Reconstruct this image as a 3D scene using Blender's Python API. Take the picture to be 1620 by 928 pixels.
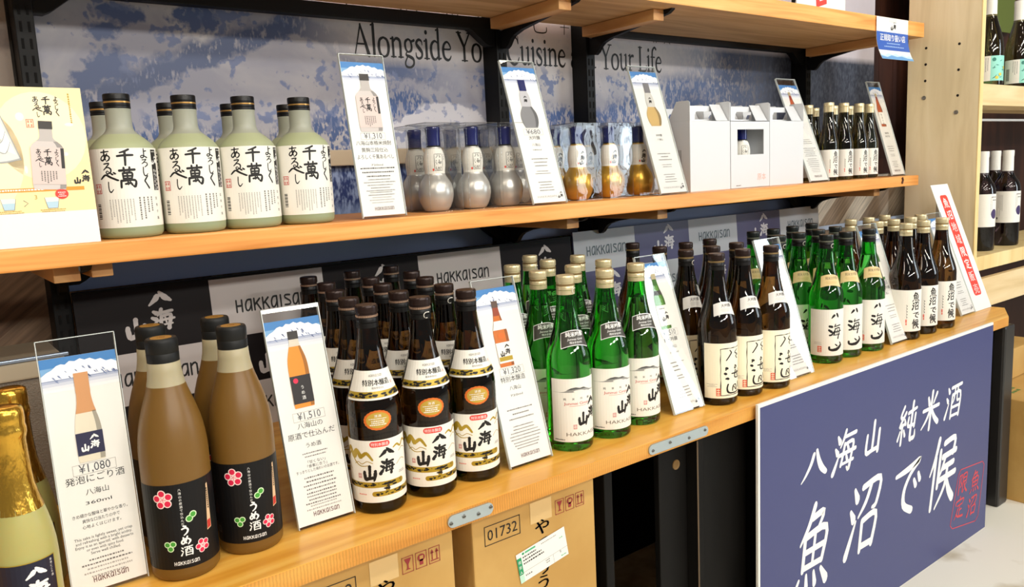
import bpy, bmesh, math, random
from mathutils import Vector, Matrix
from mathutils.geometry import tessellate_polygon
PI = math.pi
sc = bpy.context.scene
for o in list(bpy.data.objects):
    bpy.data.objects.remove(o)
COL = sc.collection

# ------------------------------------------------------------------ camera
cd = bpy.data.cameras.new('camera'); cam = bpy.data.objects.new('camera', cd); COL.objects.link(cam)
cam.location = (0.158268, -0.921467, 0.474525)
cam.rotation_euler = (1.421264, 0.0474601, -0.660394)
cd.sensor_fit = 'HORIZONTAL'; cd.sensor_width = 36.0; cd.lens = 1262.825 / 1620 * 36.0
cd.clip_start = 0.02
sc.camera = cam

# ------------------------------------------------------------------ world, lights, exposure
w = bpy.data.worlds.new('shop_air'); sc.world = w; w.use_nodes = True
bg = w.node_tree.nodes['Background']; bg.inputs[0].default_value = (1.0, 0.95, 0.88, 1); bg.inputs[1].default_value = 0.30
def area(name, loc, target, sx, sy, power, color):
    l = bpy.data.lights.new(name, 'AREA'); l.shape = 'RECTANGLE'; l.size = sx; l.size_y = sy; l.energy = power; l.color = color
    o = bpy.data.objects.new(name, l); COL.objects.link(o); o.location = loc
    d = Vector(target) - Vector(loc); o.rotation_euler = d.to_track_quat('-Z', 'Y').to_euler()
    return o
WARM = (1.0, 0.86, 0.68); NEU = (1.0, 0.95, 0.87); DAY = (0.80, 0.91, 1.0)
# ceiling tubes before the display; rearmost row added to fill banner and mural
for x, y, p in [(-0.5, -0.8, 19), (0.9, -1.35, 17), (2.3, -1.35, 17), (0.0, -2.7, 20), (1.6, -2.7, 20), (-0.4, -4.4, 46), (1.2, -4.4, 46), (2.8, -4.4, 46)]:
    area('ceiling_and_fill_tube', (x, y, 1.75), (x + .1, 0.4, 0.3), 1.15, 0.12, p, WARM if x < 0.5 and y > -2 else NEU)
# shop window on the right hand side, five panes
for k in range(5):
    area('window_daylight', (4.0 + 0.07 * k, -1.4 - 0.32 * k, 0.85), (1.6, 0.1, 0.2), 0.15, 1.25, 7.5, DAY)
# small halogen spots on the ceiling
for x, y in [(0.4, -0.45), (1.4, -0.5), (2.3, -0.55), (2.9, -0.9), (1.9, -1.3), (3.3, -0.4)]:
    l = bpy.data.lights.new('ceiling_spot', 'POINT'); l.energy = 3.0; l.shadow_soft_size = 0.035; l.color = (1, .88, .72)
    o = bpy.data.objects.new('ceiling_spot', l); COL.objects.link(o); o.location = (x, y, 1.75)
sc.view_settings.view_transform = 'Standard'; sc.view_settings.look = 'None'
sc.view_settings.exposure = -0.45; sc.view_settings.gamma = 1.0
sc.view_settings.use_curve_mapping = False

# ------------------------------------------------------------------ materials
def lin(c):
    return tuple(((x / 255) / 12.92 if x / 255 <= .04045 else ((x / 255 + .055) / 1.055) ** 2.4) for x in c)
MATS = {}
def M(name, rgb=None, rough=0.5, metal=0.0, trans=0.0, ior=1.45, coat=0.0, spec=None, srgb=True):
    if name in MATS: return MATS[name]
    m = bpy.data.materials.new(name); m.use_nodes = True
    b = m.node_tree.nodes['Principled BSDF']
    c = lin(rgb) if srgb else rgb
    b.inputs['Base Color'].default_value = (*c, 1); b.inputs['Roughness'].default_value = rough
    b.inputs['Metallic'].default_value = metal; b.inputs['Transmission Weight'].default_value = trans
    b.inputs['IOR'].default_value = ior; b.inputs['Coat Weight'].default_value = coat
    if spec is not None: b.inputs['Specular IOR Level'].default_value = spec
    m.diffuse_color = (*c, 1); MATS[name] = m
    return m
def nodes(m): return m.node_tree.nodes, m.node_tree.links, m.node_tree.nodes['Principled BSDF']
def ramp(n, stops):
    r = n.new('ShaderNodeValToRGB'); e = r.color_ramp.elements
    while len(e) < len(stops): e.new(0.5)
    for i, (p, c) in enumerate(stops):
        e[i].position = p; e[i].color = (*lin(c), 1)
    return r
def wood(name, dark, mid, light, scale=(1.2, 14, 14), rough=0.35, bands=None, detail=6.0, coat=0.0):
    m = M(name, mid, rough, coat=coat); n, l, b = nodes(m)
    tc = n.new('ShaderNodeTexCoord'); mp = n.new('ShaderNodeMapping'); mp.inputs['Scale'].default_value = scale
    l.new(tc.outputs['Object'], mp.inputs['Vector'])
    nz = n.new('ShaderNodeTexNoise'); nz.inputs['Scale'].default_value = 2.0; nz.inputs['Detail'].default_value = detail; nz.inputs['Distortion'].default_value = 0.8
    l.new(mp.outputs[0], nz.inputs['Vector'])
    r = ramp(n, [(0.3, dark), (0.5, mid), (0.68, light)]); l.new(nz.outputs['Fac'], r.inputs[0])
    out = r.outputs[0]
    if bands:
        wv = n.new('ShaderNodeTexWave'); wv.bands_direction = bands[0]; wv.inputs['Scale'].default_value = bands[1]; wv.inputs['Distortion'].default_value = bands[3]
        wv.inputs['Detail'].default_value = 2; wv.inputs['Detail Scale'].default_value = 1.5
        l.new(tc.outputs['Object'], wv.inputs['Vector'])
        rr = ramp(n, [(0.0, (190, 190, 190)), (0.7, (255, 255, 255))]); l.new(wv.outputs['Fac'], rr.inputs[0])
        mx = n.new('ShaderNodeMix'); mx.data_type = 'RGBA'; mx.blend_type = 'MULTIPLY'; mx.inputs[0].default_value = bands[2]
        l.new(out, mx.inputs[6]); l.new(rr.outputs[0], mx.inputs[7]); out = mx.outputs[2]
        bp = n.new('ShaderNodeBump'); bp.inputs['Strength'].default_value = 0.25; bp.inputs['Distance'].default_value = 0.001
        l.new(wv.outputs['Fac'], bp.inputs['Height']); l.new(bp.outputs[0], b.inputs['Normal'])
    l.new(out, b.inputs['Base Color'])
    return m
def speckle(m, c1, c2, scale, lo=0.45, hi=0.55, rough=None, stretch=(1, 1, 1)):
    n, l, b = nodes(m)
    tc = n.new('ShaderNodeTexCoord'); mp = n.new('ShaderNodeMapping'); mp.inputs['Scale'].default_value = stretch
    l.new(tc.outputs['Object'], mp.inputs['Vector'])
    nz = n.new('ShaderNodeTexNoise'); nz.inputs['Scale'].default_value = scale; nz.inputs['Detail'].default_value = 5
    l.new(mp.outputs[0], nz.inputs['Vector'])
    r = ramp(n, [(lo, c1), (hi, c2)]); l.new(nz.outputs['Fac'], r.inputs[0]); l.new(r.outputs[0], b.inputs['Base Color'])
    return m
def clear(name, tint=(1, 1, 1), gloss=0.10, rough=0.02, wavy=0.0, body=None):
    """thin clear plastic sheet: see-through with a fresnel sheen"""
    m = bpy.data.materials.new(name); m.use_nodes = True; n = m.node_tree.nodes; l = m.node_tree.links; n.clear()
    out = n.new('ShaderNodeOutputMaterial'); mix = n.new('ShaderNodeMixShader'); t = n.new('ShaderNodeBsdfTransparent'); g = n.new('ShaderNodeBsdfGlossy')
    t.inputs[0].default_value = (*tint, 1); g.inputs['Roughness'].default_value = rough
    lw = n.new('ShaderNodeLayerWeight'); lw.inputs[0].default_value = 0.25
    mr = n.new('ShaderNodeMapRange'); mr.inputs['To Min'].default_value = gloss * 0.5; mr.inputs['To Max'].default_value = min(1, gloss * 5)
    l.new(lw.outputs['Fresnel'], mr.inputs[0]); l.new(mr.outputs[0], mix.inputs[0]); l.new(t.outputs[0], mix.inputs[1]); l.new(g.outputs[0], mix.inputs[2])
    if wavy:
        nz = n.new('ShaderNodeTexNoise'); nz.inputs['Scale'].default_value = 22; nz.inputs['Detail'].default_value = 1
        bp = n.new('ShaderNodeBump'); bp.inputs['Strength'].default_value = wavy; bp.inputs['Distance'].default_value = 0.004
        tc = n.new('ShaderNodeTexCoord'); l.new(tc.outputs['Object'], nz.inputs['Vector'])
        l.new(nz.outputs['Fac'], bp.inputs['Height']); l.new(bp.outputs[0], g.inputs['Normal']); l.new(bp.outputs[0], lw.inputs['Normal'])
    l.new(mix.outputs[0], out.inputs[0]); MATS[name] = m
    return m

WOOD_LOW = wood('lacquered_counter_wood', (216, 146, 46), (234, 172, 70), (242, 190, 92), (1.0, 16, 16), 0.32, coat=0.15)
WOOD_SAWN = wood('sawn_counter_edge', (196, 128, 46), (216, 152, 66), (228, 168, 80), (1.5, 5, 12), 0.5, ('X', 70.0, 0.38, 2.2))
WOOD_MID = wood('pine_shelf', (214, 136, 60), (236, 162, 84), (244, 180, 104), (1.3, 18, 26), 0.4)
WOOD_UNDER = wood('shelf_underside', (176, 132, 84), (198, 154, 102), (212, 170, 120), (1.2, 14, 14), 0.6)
WOOD_PALE = wood('pale_birch', (216, 196, 152), (232, 214, 174), (240, 224, 190), (8, 8, 0.9), 0.5)
WOOD_EDGE = wood('yellow_birch_edge', (222, 190, 122), (236, 208, 146), (244, 220, 164), (9, 9, 1.0), 0.5)
WOOD_BEAM = wood('pale_birch_rail', (214, 184, 130), (230, 202, 152), (238, 214, 168), (1.0, 10, 10), 0.5)
WOOD_DARK = wood('dark_red_brown_wood', (40, 20, 14), (58, 30, 20), (76, 42, 28), (6, 6, 0.7), 0.5)
BATTEN = wood('batten_wood', (190, 132, 74), (206, 152, 92), (220, 170, 110), (10, 1.2, 10), 0.5)
BLACK_STEEL = M('black_steel', (13, 13, 13), 0.5, 0.0, spec=0.25)
BLACK_PAINT = M('black_painted_board', (20, 18, 17), 0.6, spec=0.2)
speckle(BLACK_PAINT, (10, 9, 8), (19, 17, 15), 7, 0.4, 0.7, stretch=(3, 3, 0.4))
SLOT = M('slot_shadow', (3, 3, 3), 0.9)
WORN = M('worn_edge', (92, 74, 52), 0.7)
ZINC = M('zinc_plate', (186, 200, 206), 0.32, 0.75)
SCREW = M('screw_metal', (150, 150, 146), 0.3, 0.9)
HOLE = M('dark_hole', (26, 14, 8), 0.9)
PAPER = M('white_card', (236, 235, 229), 0.45)
PAPER_W = M('white_carton', (214, 217, 220), 0.5)
CREAM = M('cream_label', (247, 240, 214), 0.5)
LABELW = M('label_white', (238, 235, 225), 0.5)
INK = M('black_ink', (20, 18, 17), 0.5)
GREYINK = M('grey_ink', (112, 108, 104), 0.6)
PALEINK = M('pale_grey_ink', (168, 164, 158), 0.6)
REDINK = M('red_ink', (196, 52, 44), 0.5)
PINKINK = M('pink_red_ink', (228, 120, 104), 0.5)
VERM = M('vermilion', (232, 60, 48), 0.5)
GOLDINK = M('gold_ink', (178, 150, 46), 0.35, 0.25)
OCHRE = M('ochre_ink', (190, 158, 62), 0.5)
WHITEINK = M('white_ink', (244, 244, 240), 0.5)
ACRYL = clear('clear_acrylic', (1, 1, 1), 0.03, 0.01)
ACRYL_E = M('acrylic_edge', (214, 222, 220), 0.15, spec=0.6)
PVC = clear('clear_pvc_sheet', (0.985, 0.99, 0.99), 0.085, 0.03, wavy=0.5)
PVC_E = clear('clear_pvc_fold', (0.93, 0.95, 0.95), 0.34, 0.08)
BLACKCAP = M('black_cap', (15, 14, 14), 0.38, spec=.35)
COPPER = M('dark_copper_cap', (44, 30, 26), 0.30, 0.4)
SILVERBEAD = M('pale_bead', (170, 140, 120), 0.35, 0.7)
CHAMP = M('champagne_cap', (212, 198, 158), 0.30, 0.45)
CHAMP_B = M('champagne_bead', (150, 126, 86), 0.35, 0.6)
GREENCAP = M('dark_green_cap', (22, 27, 25), 0.30, 0.2)
GREENBEAD = M('green_bead', (118, 120, 106), 0.35, 0.6)
def glass(name, col, rough=0.0):
    m = M(name, (255, 255, 255), rough, trans=1.0, ior=1.47, srgb=True)
    m.node_tree.nodes['Principled BSDF'].inputs['Base Color'].default_value = (*col, 1); m.diffuse_color = (*col, 1)
    return m
BROWN_GLASS = glass('brown_glass', (0.135, 0.062, 0.014))
AMBER_GLASS = glass('amber_glass', (0.62, 0.33, 0.06))
GREEN_GLASS = glass('green_glass', (0.11, 0.70, 0.10))
DGREEN_GLASS = glass('dark_green_glass', (0.09, 0.60, 0.09))
OLIVE_GLASS = glass('olive_glass', (0.20, 0.17, 0.06))
WINE_GLASS = glass('wine_dark_glass', (0.05, 0.03, 0.035))
PALE_GLASS = glass('pale_wine_glass', (0.80, 0.76, 0.40))

# ------------------------------------------------------------------ objects
def tag(o, label=None, cat=None, group=None, kind=None):
    if label: o['label'] = label
    if cat: o['category'] = cat
    if group: o['group'] = group
    if kind: o['kind'] = kind
    return o
def thing(name, label, cat, loc=(0, 0, 0), rz=0.0, group=None):
    o = bpy.data.objects.new(name, None); COL.objects.link(o); o.empty_display_size = 0.02
    o.location = loc; o.rotation_euler = (0, 0, rz)
    return tag(o, label, cat, group)
def link(name, me, parent=None, loc=(0, 0, 0), rot=(0, 0, 0), label=None):
    o = bpy.data.objects.new(name, me); COL.objects.link(o); o.location = loc; o.rotation_euler = rot
    if parent: o.parent = parent
    if label: o['label'] = label
    return o
def copy_tree(o, parent=None):
    c = o.copy(); COL.objects.link(c)
    if parent: c.parent = parent
    for ch in list(o.children): copy_tree(ch, c)
    return c
class MB:
    """collects shapes into one mesh"""
    def __init__(s): s.v = []; s.f = []; s.mi = []; s.mats = []
    def m(s, mat):
        if mat not in s.mats: s.mats.append(mat)
        return s.mats.index(mat)
    def add(s, vs, fs, mat):
        k = len(s.v); s.v += [tuple(p) for p in vs]; i = s.m(mat)
        for f in fs: s.f.append(tuple(k + a for a in f)); s.mi.append(i)
    def box(s, x0, x1, y0, y1, z0, z1, mat, mx=None, front=None):
        vs = [(x0, y0, z0), (x1, y0, z0), (x1, y1, z0), (x0, y1, z0), (x0, y0, z1), (x1, y0, z1), (x1, y1, z1), (x0, y1, z1)]
        if mx is not None: vs = [tuple(mx @ Vector(p)) for p in vs]
        s.add(vs, [(0, 3, 2, 1), (4, 5, 6, 7), (1, 2, 6, 5), (2, 3, 7, 6), (3, 0, 4, 7)], mat)
        s.add(vs, [(0, 1, 5, 4)], front or mat)
    def bevbox(s, x0, x1, y0, y1, z0, z1, mat, b=0.002, front=None, under=None):
        bm = bmesh.new(); bmesh.ops.create_cube(bm, size=1)
        for v in bm.verts: v.co = Vector(((x0 + x1) / 2 + v.co.x * (x1 - x0), (y0 + y1) / 2 + v.co.y * (y1 - y0), (z0 + z1) / 2 + v.co.z * (z1 - z0)))
        bmesh.ops.bevel(bm, geom=bm.edges[:], offset=b, segments=2, profile=0.6, affect='EDGES')
        bm.verts.index_update()
        vs = [v.co.copy() for v in bm.verts]
        for f in bm.faces:
            n = f.normal; mm = mat
            if front and n.y < -0.9: mm = front
            if under and n.z < -0.9: mm = under
            k = len(s.v)
            s.add([v.co for v in f.verts], [tuple(range(len(f.verts)))], mm)
        bm.free()
    def prism(s, pts, axis, a0, a1, mat):
        """outline pts extruded along an axis: axis x -> pts are (y,z); y -> (x,z); z -> (x,y)"""
        def p3(p, a): return {'x': (a, p[0], p[1]), 'y': (p[0], a, p[1]), 'z': (p[0], p[1], a)}[axis]
        n = len(pts); vs = [p3(p, a0) for p in pts] + [p3(p, a1) for p in pts]
        tris = tessellate_polygon([[Vector((p[0], p[1], 0)) for p in pts]])
        fs = [tuple(t) for t in tris] + [tuple(n + a for a in reversed(t)) for t in tris]
        fs += [(i, (i + 1) % n, n + (i + 1) % n, n + i) for i in range(n)]
        s.add(vs, fs, mat)
    def lathe(s, prof, mat, n=40, flip=False, knurl=None, cx=0, cy=0):
        """prof: list of (r, z) or (r, z, material) from bottom to top"""
        k0 = len(s.v); rings = []
        for p in prof:
            r, z = p[0], p[1]
            if r < 1e-6: rings.append([len(s.v)]); s.v.append((cx, cy, z)); continue
            idx = []
            for i in range(n):
                rr = r * (1 + (knurl[2] * (i % 2)) if knurl and knurl[0] <= z <= knurl[1] else 1)
                a = 2 * PI * i / n; idx.append(len(s.v)); s.v.append((cx + rr * math.cos(a), cy + rr * math.sin(a), z))
            rings.append(idx)
        for j in range(len(rings) - 1):
            a, b = rings[j], rings[j + 1]; mm = prof[j][2] if len(prof[j]) > 2 else mat; mi = s.m(mm)
            for i in range(n):
                i2 = (i + 1) % n
                if len(a) == 1 and len(b) == 1: continue
                if len(a) == 1: f = (a[0], b[i2], b[i])
                elif len(b) == 1: f = (a[i], a[i2], b[0])
                else: f = (a[i], a[i2], b[i2], b[i])
                if flip: f = f[::-1]
                s.f.append(f); s.mi.append(mi)
    def tube(s, pts, r, mat, n=8, closed=False):
        pts = [Vector(p) for p in pts]; rings = []
        for i, p in enumerate(pts):
            a = pts[i - 1] if i else p; b = pts[i + 1] if i < len(pts) - 1 else p
            d = (b - a).normalized(); u = d.orthogonal().normalized(); w_ = d.cross(u)
            rings.append([p + r * (math.cos(2 * PI * k / n) * u + math.sin(2 * PI * k / n) * w_) for k in range(n)])
        vs = [q for r_ in rings for q in r_]; fs = []
        for i in range(len(rings) - 1):
            for k in range(n): fs.append((i * n + k, i * n + (k + 1) % n, (i + 1) * n + (k + 1) % n, (i + 1) * n + k))
        fs.append(tuple(range(n))[::-1]); fs.append(tuple((len(rings) - 1) * n + k for k in range(n)))
        s.add(vs, fs, mat)
    def art(s, a, mp, strip=None):
        a.emit(s, mp, strip)
    def mesh(s, name, smooth=None):
        me = bpy.data.meshes.new(name); me.from_pydata(s.v, [], s.f)
        for m_ in s.mats: me.materials.append(m_)
        me.polygons.foreach_set('material_index', s.mi)
        if smooth is not None:
            me.polygons.foreach_set('use_smooth', [True] * len(s.f))
            me.set_sharp_from_angle(angle=math.radians(smooth))
        me.update()
        return me
    def obj(s, name, parent=None, smooth=None, label=None, loc=(0, 0, 0), rot=(0, 0, 0)):
        return link(name, s.mesh(name, smooth), parent, loc, rot, label)

# ------------------------------------------------------------------ lettering
_tc = {}
def text_tris(t):
    if t in _tc: return _tc[t]
    cu = bpy.data.curves.new('lettering', 'FONT'); cu.body = t; cu.size = 1.0; cu.resolution_u = 2; cu.align_x = 'LEFT'
    o = bpy.data.objects.new('lettering', cu); COL.objects.link(o)
    dg = bpy.context.evaluated_depsgraph_get(); ev = o.evaluated_get(dg); me = ev.to_mesh(); me.calc_loop_triangles()
    vs = [(v.co.x, v.co.y) for v in me.vertices]
    tr = [tuple(vs[i] for i in lt.vertices) for lt in me.loop_triangles]
    ev.to_mesh_clear(); bpy.data.objects.remove(o); bpy.data.curves.remove(cu)
    xs = [p[0] for t_ in tr for p in t_] or [0, 1]
    _tc[t] = (tr, min(xs), max(xs))
    return _tc[t]
G = {  # brush strokes: x y width triples on a 0..100 square, strokes parted by ;
 '八': '42 78 7 34 55 7 18 32 5 4 18 2;52 86 5 62 62 8 78 38 10 97 22 8',
 '海': '12 88 4 23 74 9;6 62 4 17 50 9;5 8 9 14 24 7 25 46 3;46 96 6 39 78 6 28 62 3;40 82 5 93 84 6;46 66 6 42 40 6 37 20 6;46 64 5 84 66 6 81 34 6 75 6 7 64 12 3;38 22 4 92 24 5;27 44 6 98 47 6;60 60 5 66 50 6;58 38 5 64 28 6',
 '山': '50 90 8 51 50 8 50 20 8;16 60 7 17 18 8 50 18 7 84 20 7;84 64 8 84 12 9',
 '純': '26 94 6 12 72 6 28 66 5;38 78 6 10 48 6 38 52 5;34 62 4 41 50 6;24 50 6 24 4 6;14 36 4 5 18 6;34 36 4 42 22 6;52 74 6 96 80 5;56 62 6 56 42 6 92 42 5;92 66 6 90 36 6;74 98 7 72 14 7 84 8 7 97 10 7 97 26 3',
 '米': '28 84 5 38 66 8;76 88 7 62 66 4;6 54 6 95 56 6;50 96 7 50 2 7;48 54 7 28 28 6 4 10 3;52 54 5 72 30 8 97 12 9',
 '酒': '8 88 4 18 76 8;3 62 4 13 52 8;2 10 8 10 26 6 20 46 3;32 86 6 98 89 6;40 66 6 40 4 6;40 65 6 94 67 6 94 5 7;56 86 5 54 56 5 46 44 4;74 86 5 74 50 5 88 47 5;42 32 5 92 32 5;42 9 5 92 9 5',
 '魚': '40 98 7 28 76 6 10 58 3;38 84 6 68 86 6 54 66 4;22 64 6 24 26 6;22 64 6 81 66 6 77 28 6;50 64 5 50 28 5;24 46 5 78 47 5;24 28 5 78 28 5;16 16 4 4 0 6;36 18 4 40 3 7;57 18 4 64 3 7;77 18 4 96 1 9',
 '沼': '12 88 4 23 74 9;6 62 4 17 50 9;5 6 9 14 24 7 25 46 3;38 86 6 92 89 6 87 58 6 74 54 3;64 86 6 52 66 6 32 50 3;46 42 6 48 4 6;46 42 6 90 44 6 85 6 7;48 9 6 86 9 6',
 'で': '8 76 5 50 80 8 90 88 6 60 70 6 42 46 7 46 20 8 76 4 9;74 56 5 83 44 7;88 64 5 96 51 7',
 '候': '24 98 7 16 74 6 2 52 3;18 74 6 18 2 6;34 80 6 34 30 6;46 89 6 84 91 6 82 70 6;44 70 6 93 72 6;54 68 5 46 54 5 38 44 3;48 54 6 88 56 6;36 38 6 99 40 6;66 54 6 62 26 6 34 0 3;66 38 5 80 18 8 99 2 9',
 '限': '10 90 6 10 2 6;10 88 5 36 90 6 24 64 5 38 44 6 22 34 4;50 90 6 50 8 6 66 16 4;50 90 5 86 90 6 84 54 6;50 72 5 84 72 5;50 54 5 84 54 5;86 44 5 70 30 4;62 50 5 76 22 7 98 2 9',
 '定': '50 98 6 50 84 6;12 66 5 12 82 6 88 84 6 82 66 4;26 60 5 78 62 5;52 60 6 52 10 6;52 36 5 76 38 5;34 46 6 22 20 5 6 2 3;22 24 5 44 8 7 96 2 8',
 'よ': '52 72 6 86 76 5;54 97 6 53 40 7 44 14 6 24 8 6 14 20 6 28 32 5 54 26 6 88 10 7',
 'ろ': '22 86 6 50 88 5 72 92 6 46 66 5 12 38 4 46 58 5 78 50 6 82 28 7 48 4 5',
 'し': '34 94 7 30 50 7 38 16 7 60 8 6 90 30 4', 'く': '70 96 6 30 60 8 38 46 7 76 2 9',
 '千': '74 94 6 46 82 6 22 76 4;6 56 6 50 60 7 96 60 6;51 82 7 50 40 7 48 2 6',
 '萬': '8 84 6 94 87 6;34 97 6 35 74 5;66 98 6 64 74 5;26 70 5 28 42 5;26 70 5 76 71 6 73 42 5;28 56 5 73 56 5;28 43 5 73 43 5;50 70 5 51 14 5;14 32 6 12 0 6;14 32 6 90 34 6 88 2 7 74 8 3;36 16 5 64 20 5;62 27 4 72 12 6',
 'あ': '16 80 6 84 85 5;46 98 6 43 50 7 52 14 6;70 66 5 50 32 6 26 8 7 10 22 6 28 48 5 62 54 6 88 36 6 80 12 6 58 0 4',
 'る': '24 88 6 72 92 6 42 60 5 12 34 4 50 58 5 82 44 7 80 16 6 52 2 6 36 14 5 50 26 4 66 14 4',
 'べ': '2 36 5 32 74 8 60 50 8 98 20 8;64 88 5 72 76 7;80 94 5 87 82 7',
 'う': '38 96 8 62 88 9;22 66 8 58 74 9 80 54 10 68 24 9 38 2 5',
 'め': '28 82 8 36 44 9 52 18 8;66 90 8 48 40 9 22 12 8 10 34 9 34 64 8 70 64 8 90 36 10 70 4 7',
 # wide inky hand used on the labels and banners
 '八b': '44 74 16 32 54 15 8 30 6;54 94 8 64 78 16 80 60 18 97 46 9',
 '海b': '18 86 10 28 78 14;10 58 10 24 50 14;4 6 14 14 20 14 26 38 6;50 96 10 42 78 10 32 66 5;42 78 10 94 84 9;48 64 10 42 20 10;48 62 9 86 66 11 80 30 11 74 2 12;32 42 8 99 48 8;44 20 6 90 24 6;62 58 5 66 30 5',
 '山b': '50 92 14 48 50 13 46 16 12;12 56 14 16 14 16 46 14 14 82 22 12;86 60 14 82 28 14 74 0 8',
 # blotted hand of the green bottles
 '八c': '24 52 5 36 66 11 44 74 12;66 86 9 74 66 10 76 56 4',
 '海c': '8 84 12 26 80 12;4 58 11 22 46 13;8 22 8 24 26 9 46 54 6;52 98 5 44 80 6;46 82 5 92 90 6;50 68 6 42 30 7 36 22 5;50 66 5 86 70 7 80 30 7 72 -2 8;28 40 6 99 50 6;44 22 5 88 26 5;66 60 4 64 34 5',
 '山c': '6 36 10 10 16 12 40 12 17 70 22 17 94 46 14;48 56 6 62 42 8;84 70 6 92 56 9',
 # spidery hand of the framed labels
 '八d': '26 100 4 34 84 5 26 66 5 8 34 4;76 98 4 58 80 5 82 62 5 64 56 4 76 38 5',
 '海d': '10 88 9 13 85 9;4 56 9 7 53 9;14 26 9 17 23 9;56 98 5 66 88 5 52 80 4 56 98 3;36 52 5 62 52 6 99 56 5;58 72 4 52 36 5 60 24 5 88 28 5 86 70 4;66 64 4 72 34 5',
 '山d': '8 84 5 2 46 5 12 12 7 50 6 6 90 14 6;34 24 4 40 66 5 60 70 5 66 24 4;46 56 4 58 30 4;84 86 6 90 40 7',
 # spaced capitals
 'H': '10 0 9 10 78 9;10 40 9 56 40 9;56 0 9 56 78 9', 'a': '60 74 9 30 74 9 12 44 9 16 6 9 40 6 9 60 40 9;60 76 9 60 0 9',
 'K': '12 0 9 12 78 9;60 74 9 16 36 9;30 48 9 62 0 9', 'I': '20 0 9 20 78 9', 's': '58 72 9 20 74 9 14 56 9 56 30 9 54 6 9 10 6 9',
 'n': '12 0 9 12 74 9;12 56 9 36 74 9 58 66 9 58 0 9'}
# roman with serifs: advance, strokes in em/100
SERIF = {
 'A': (67, '7 2 3 32 70 4;31 69 5 59 2 9;16 26 3 47 26 3;0 1 2.5 17 1 2.5;46 1 2.5 70 1 2.5'),
 'l': (26, '13 72 7.5 13 2 7.5;4 70 3 13 72 3;3 1 2.5 24 1 2.5'),
 'o': (50, '25 44 3.5 11 38 6 6 22 8 11 6 6 25 0 3.5 39 6 6 44 22 8 39 38 6 25 44 3.5'),
 'n': (54, '12 44 6.5 12 2 6.5;3 42 3 12 44 3;12 33 3 23 43 4.5 35 42 6 41 33 7 41 2 7;3 1 2.5 22 1 2.5;32 1 2.5 51 1 2.5'),
 'g': (46, '20 44 3.5 9 38 6 7 28 6 11 18 5 20 14 3.5 31 19 6 33 29 6 29 40 5 20 44 3.5;14 15 3 9 7 4 24 3 6 38 -3 6 38 -15 5 24 -22 4 8 -20 4.5 5 -11 4 14 2 3;30 38 4 44 42 5'),
 's': (36, '31 33 2.5 28 42 4 16 44 5 7 35 6.5 17 25 8 29 15 7 27 4 5 15 0 4.5 6 4 4 4 13 2.5'),
 'i': (26, '13 44 7.5 13 2 7.5;4 42 3 13 44 3;3 1 2.5 24 1 2.5;12.8 63 8.5 13.4 63 8.5'),
 'd': (52, '38 38 3.5 24 44 4 10 36 6.5 6 20 8 12 4 6.5 24 0 4.5 38 9 3.5;38 72 7 38 2 7;29 70 3 38 72 3;38 1.5 3 48 3 3'),
 'e': (44, '8 26 3 37 27 3.5 35 37 4.5 24 44 4 11 37 6 6 22 8 11 6 6.5 24 0 5 34 3 4 40 10 2.5'),
 'Y': (62, '7 68 8 31 34 7;56 68 3.5 31 34 4.5;31 35 7.5 31 2 7.5;-2 69 2.5 19 69 2.5;45 69 2.5 66 69 2.5;19 1 2.5 44 1 2.5'),
 'u': (54, '12 44 7 12 12 7 19 2 6 29 2 4.5 41 12 3;41 44 7 41 2 7;3 43 3 12 44 3;32 43 3 41 44 3;41 1.5 3 51 3 3'),
 'r': (37, '12 44 6.5 12 2 6.5;12 31 3 22 42 5 33 42 6.5;3 1 2.5 23 1 2.5;3 42 3 12 44 3'),
 'C': (68, '60 54 3 54 65 4 37 71 5 17 60 8 7 36 9.5 14 13 8 35 -1 6 54 4 4.5 63 17 2.5;60 71 2.5 60.5 53 3'),
 'L': (56, '15 68 8 15 2 8;4 69 2.5 27 69 2.5;4 1 3 49 1 4 54 17 2.5'),
 'f': (31, '12 2 7 12 54 7 18 67 5.5 28 72 5 36 67 6;3 43 3 28 43 3;3 1 2.5 24 1 2.5'),
 'a': (42, '8 33 5 13 42 5 24 44 5 31 34 7 31 6 7 35 1 4 42 4 3;31 26 3 14 20 5 7 10 7 11 1 6 20 1 4.5 31 10 3'),
 ' ': (25, '')}
def catmull(pts, n=4):
    if len(pts) < 3: return [tuple(a + (b - a) * t / n for a, b in zip(pts[0], pts[-1])) for t in range(n + 1)]
    out = []
    P = [pts[0]] + pts + [pts[-1]]
    for i in range(1, len(P) - 2):
        for t in range(n):
            u = t / n
            out.append(tuple(0.5 * (2 * P[i][k] + (P[i + 1][k] - P[i - 1][k]) * u + (2 * P[i - 1][k] - 5 * P[i][k] + 4 * P[i + 1][k] - P[i + 2][k]) * u * u + (3 * P[i][k] - P[i - 1][k] - 3 * P[i + 1][k] + P[i + 2][k]) * u ** 3) for k in range(3)))
    out.append(tuple(pts[-1]))
    return out
def parse(s):
    r = []
    for st in s.split(';'):
        v = [float(x) for x in st.split()]
        if v: r.append([tuple(v[i:i + 3]) for i in range(0, len(v), 3)])
    return r
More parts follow.
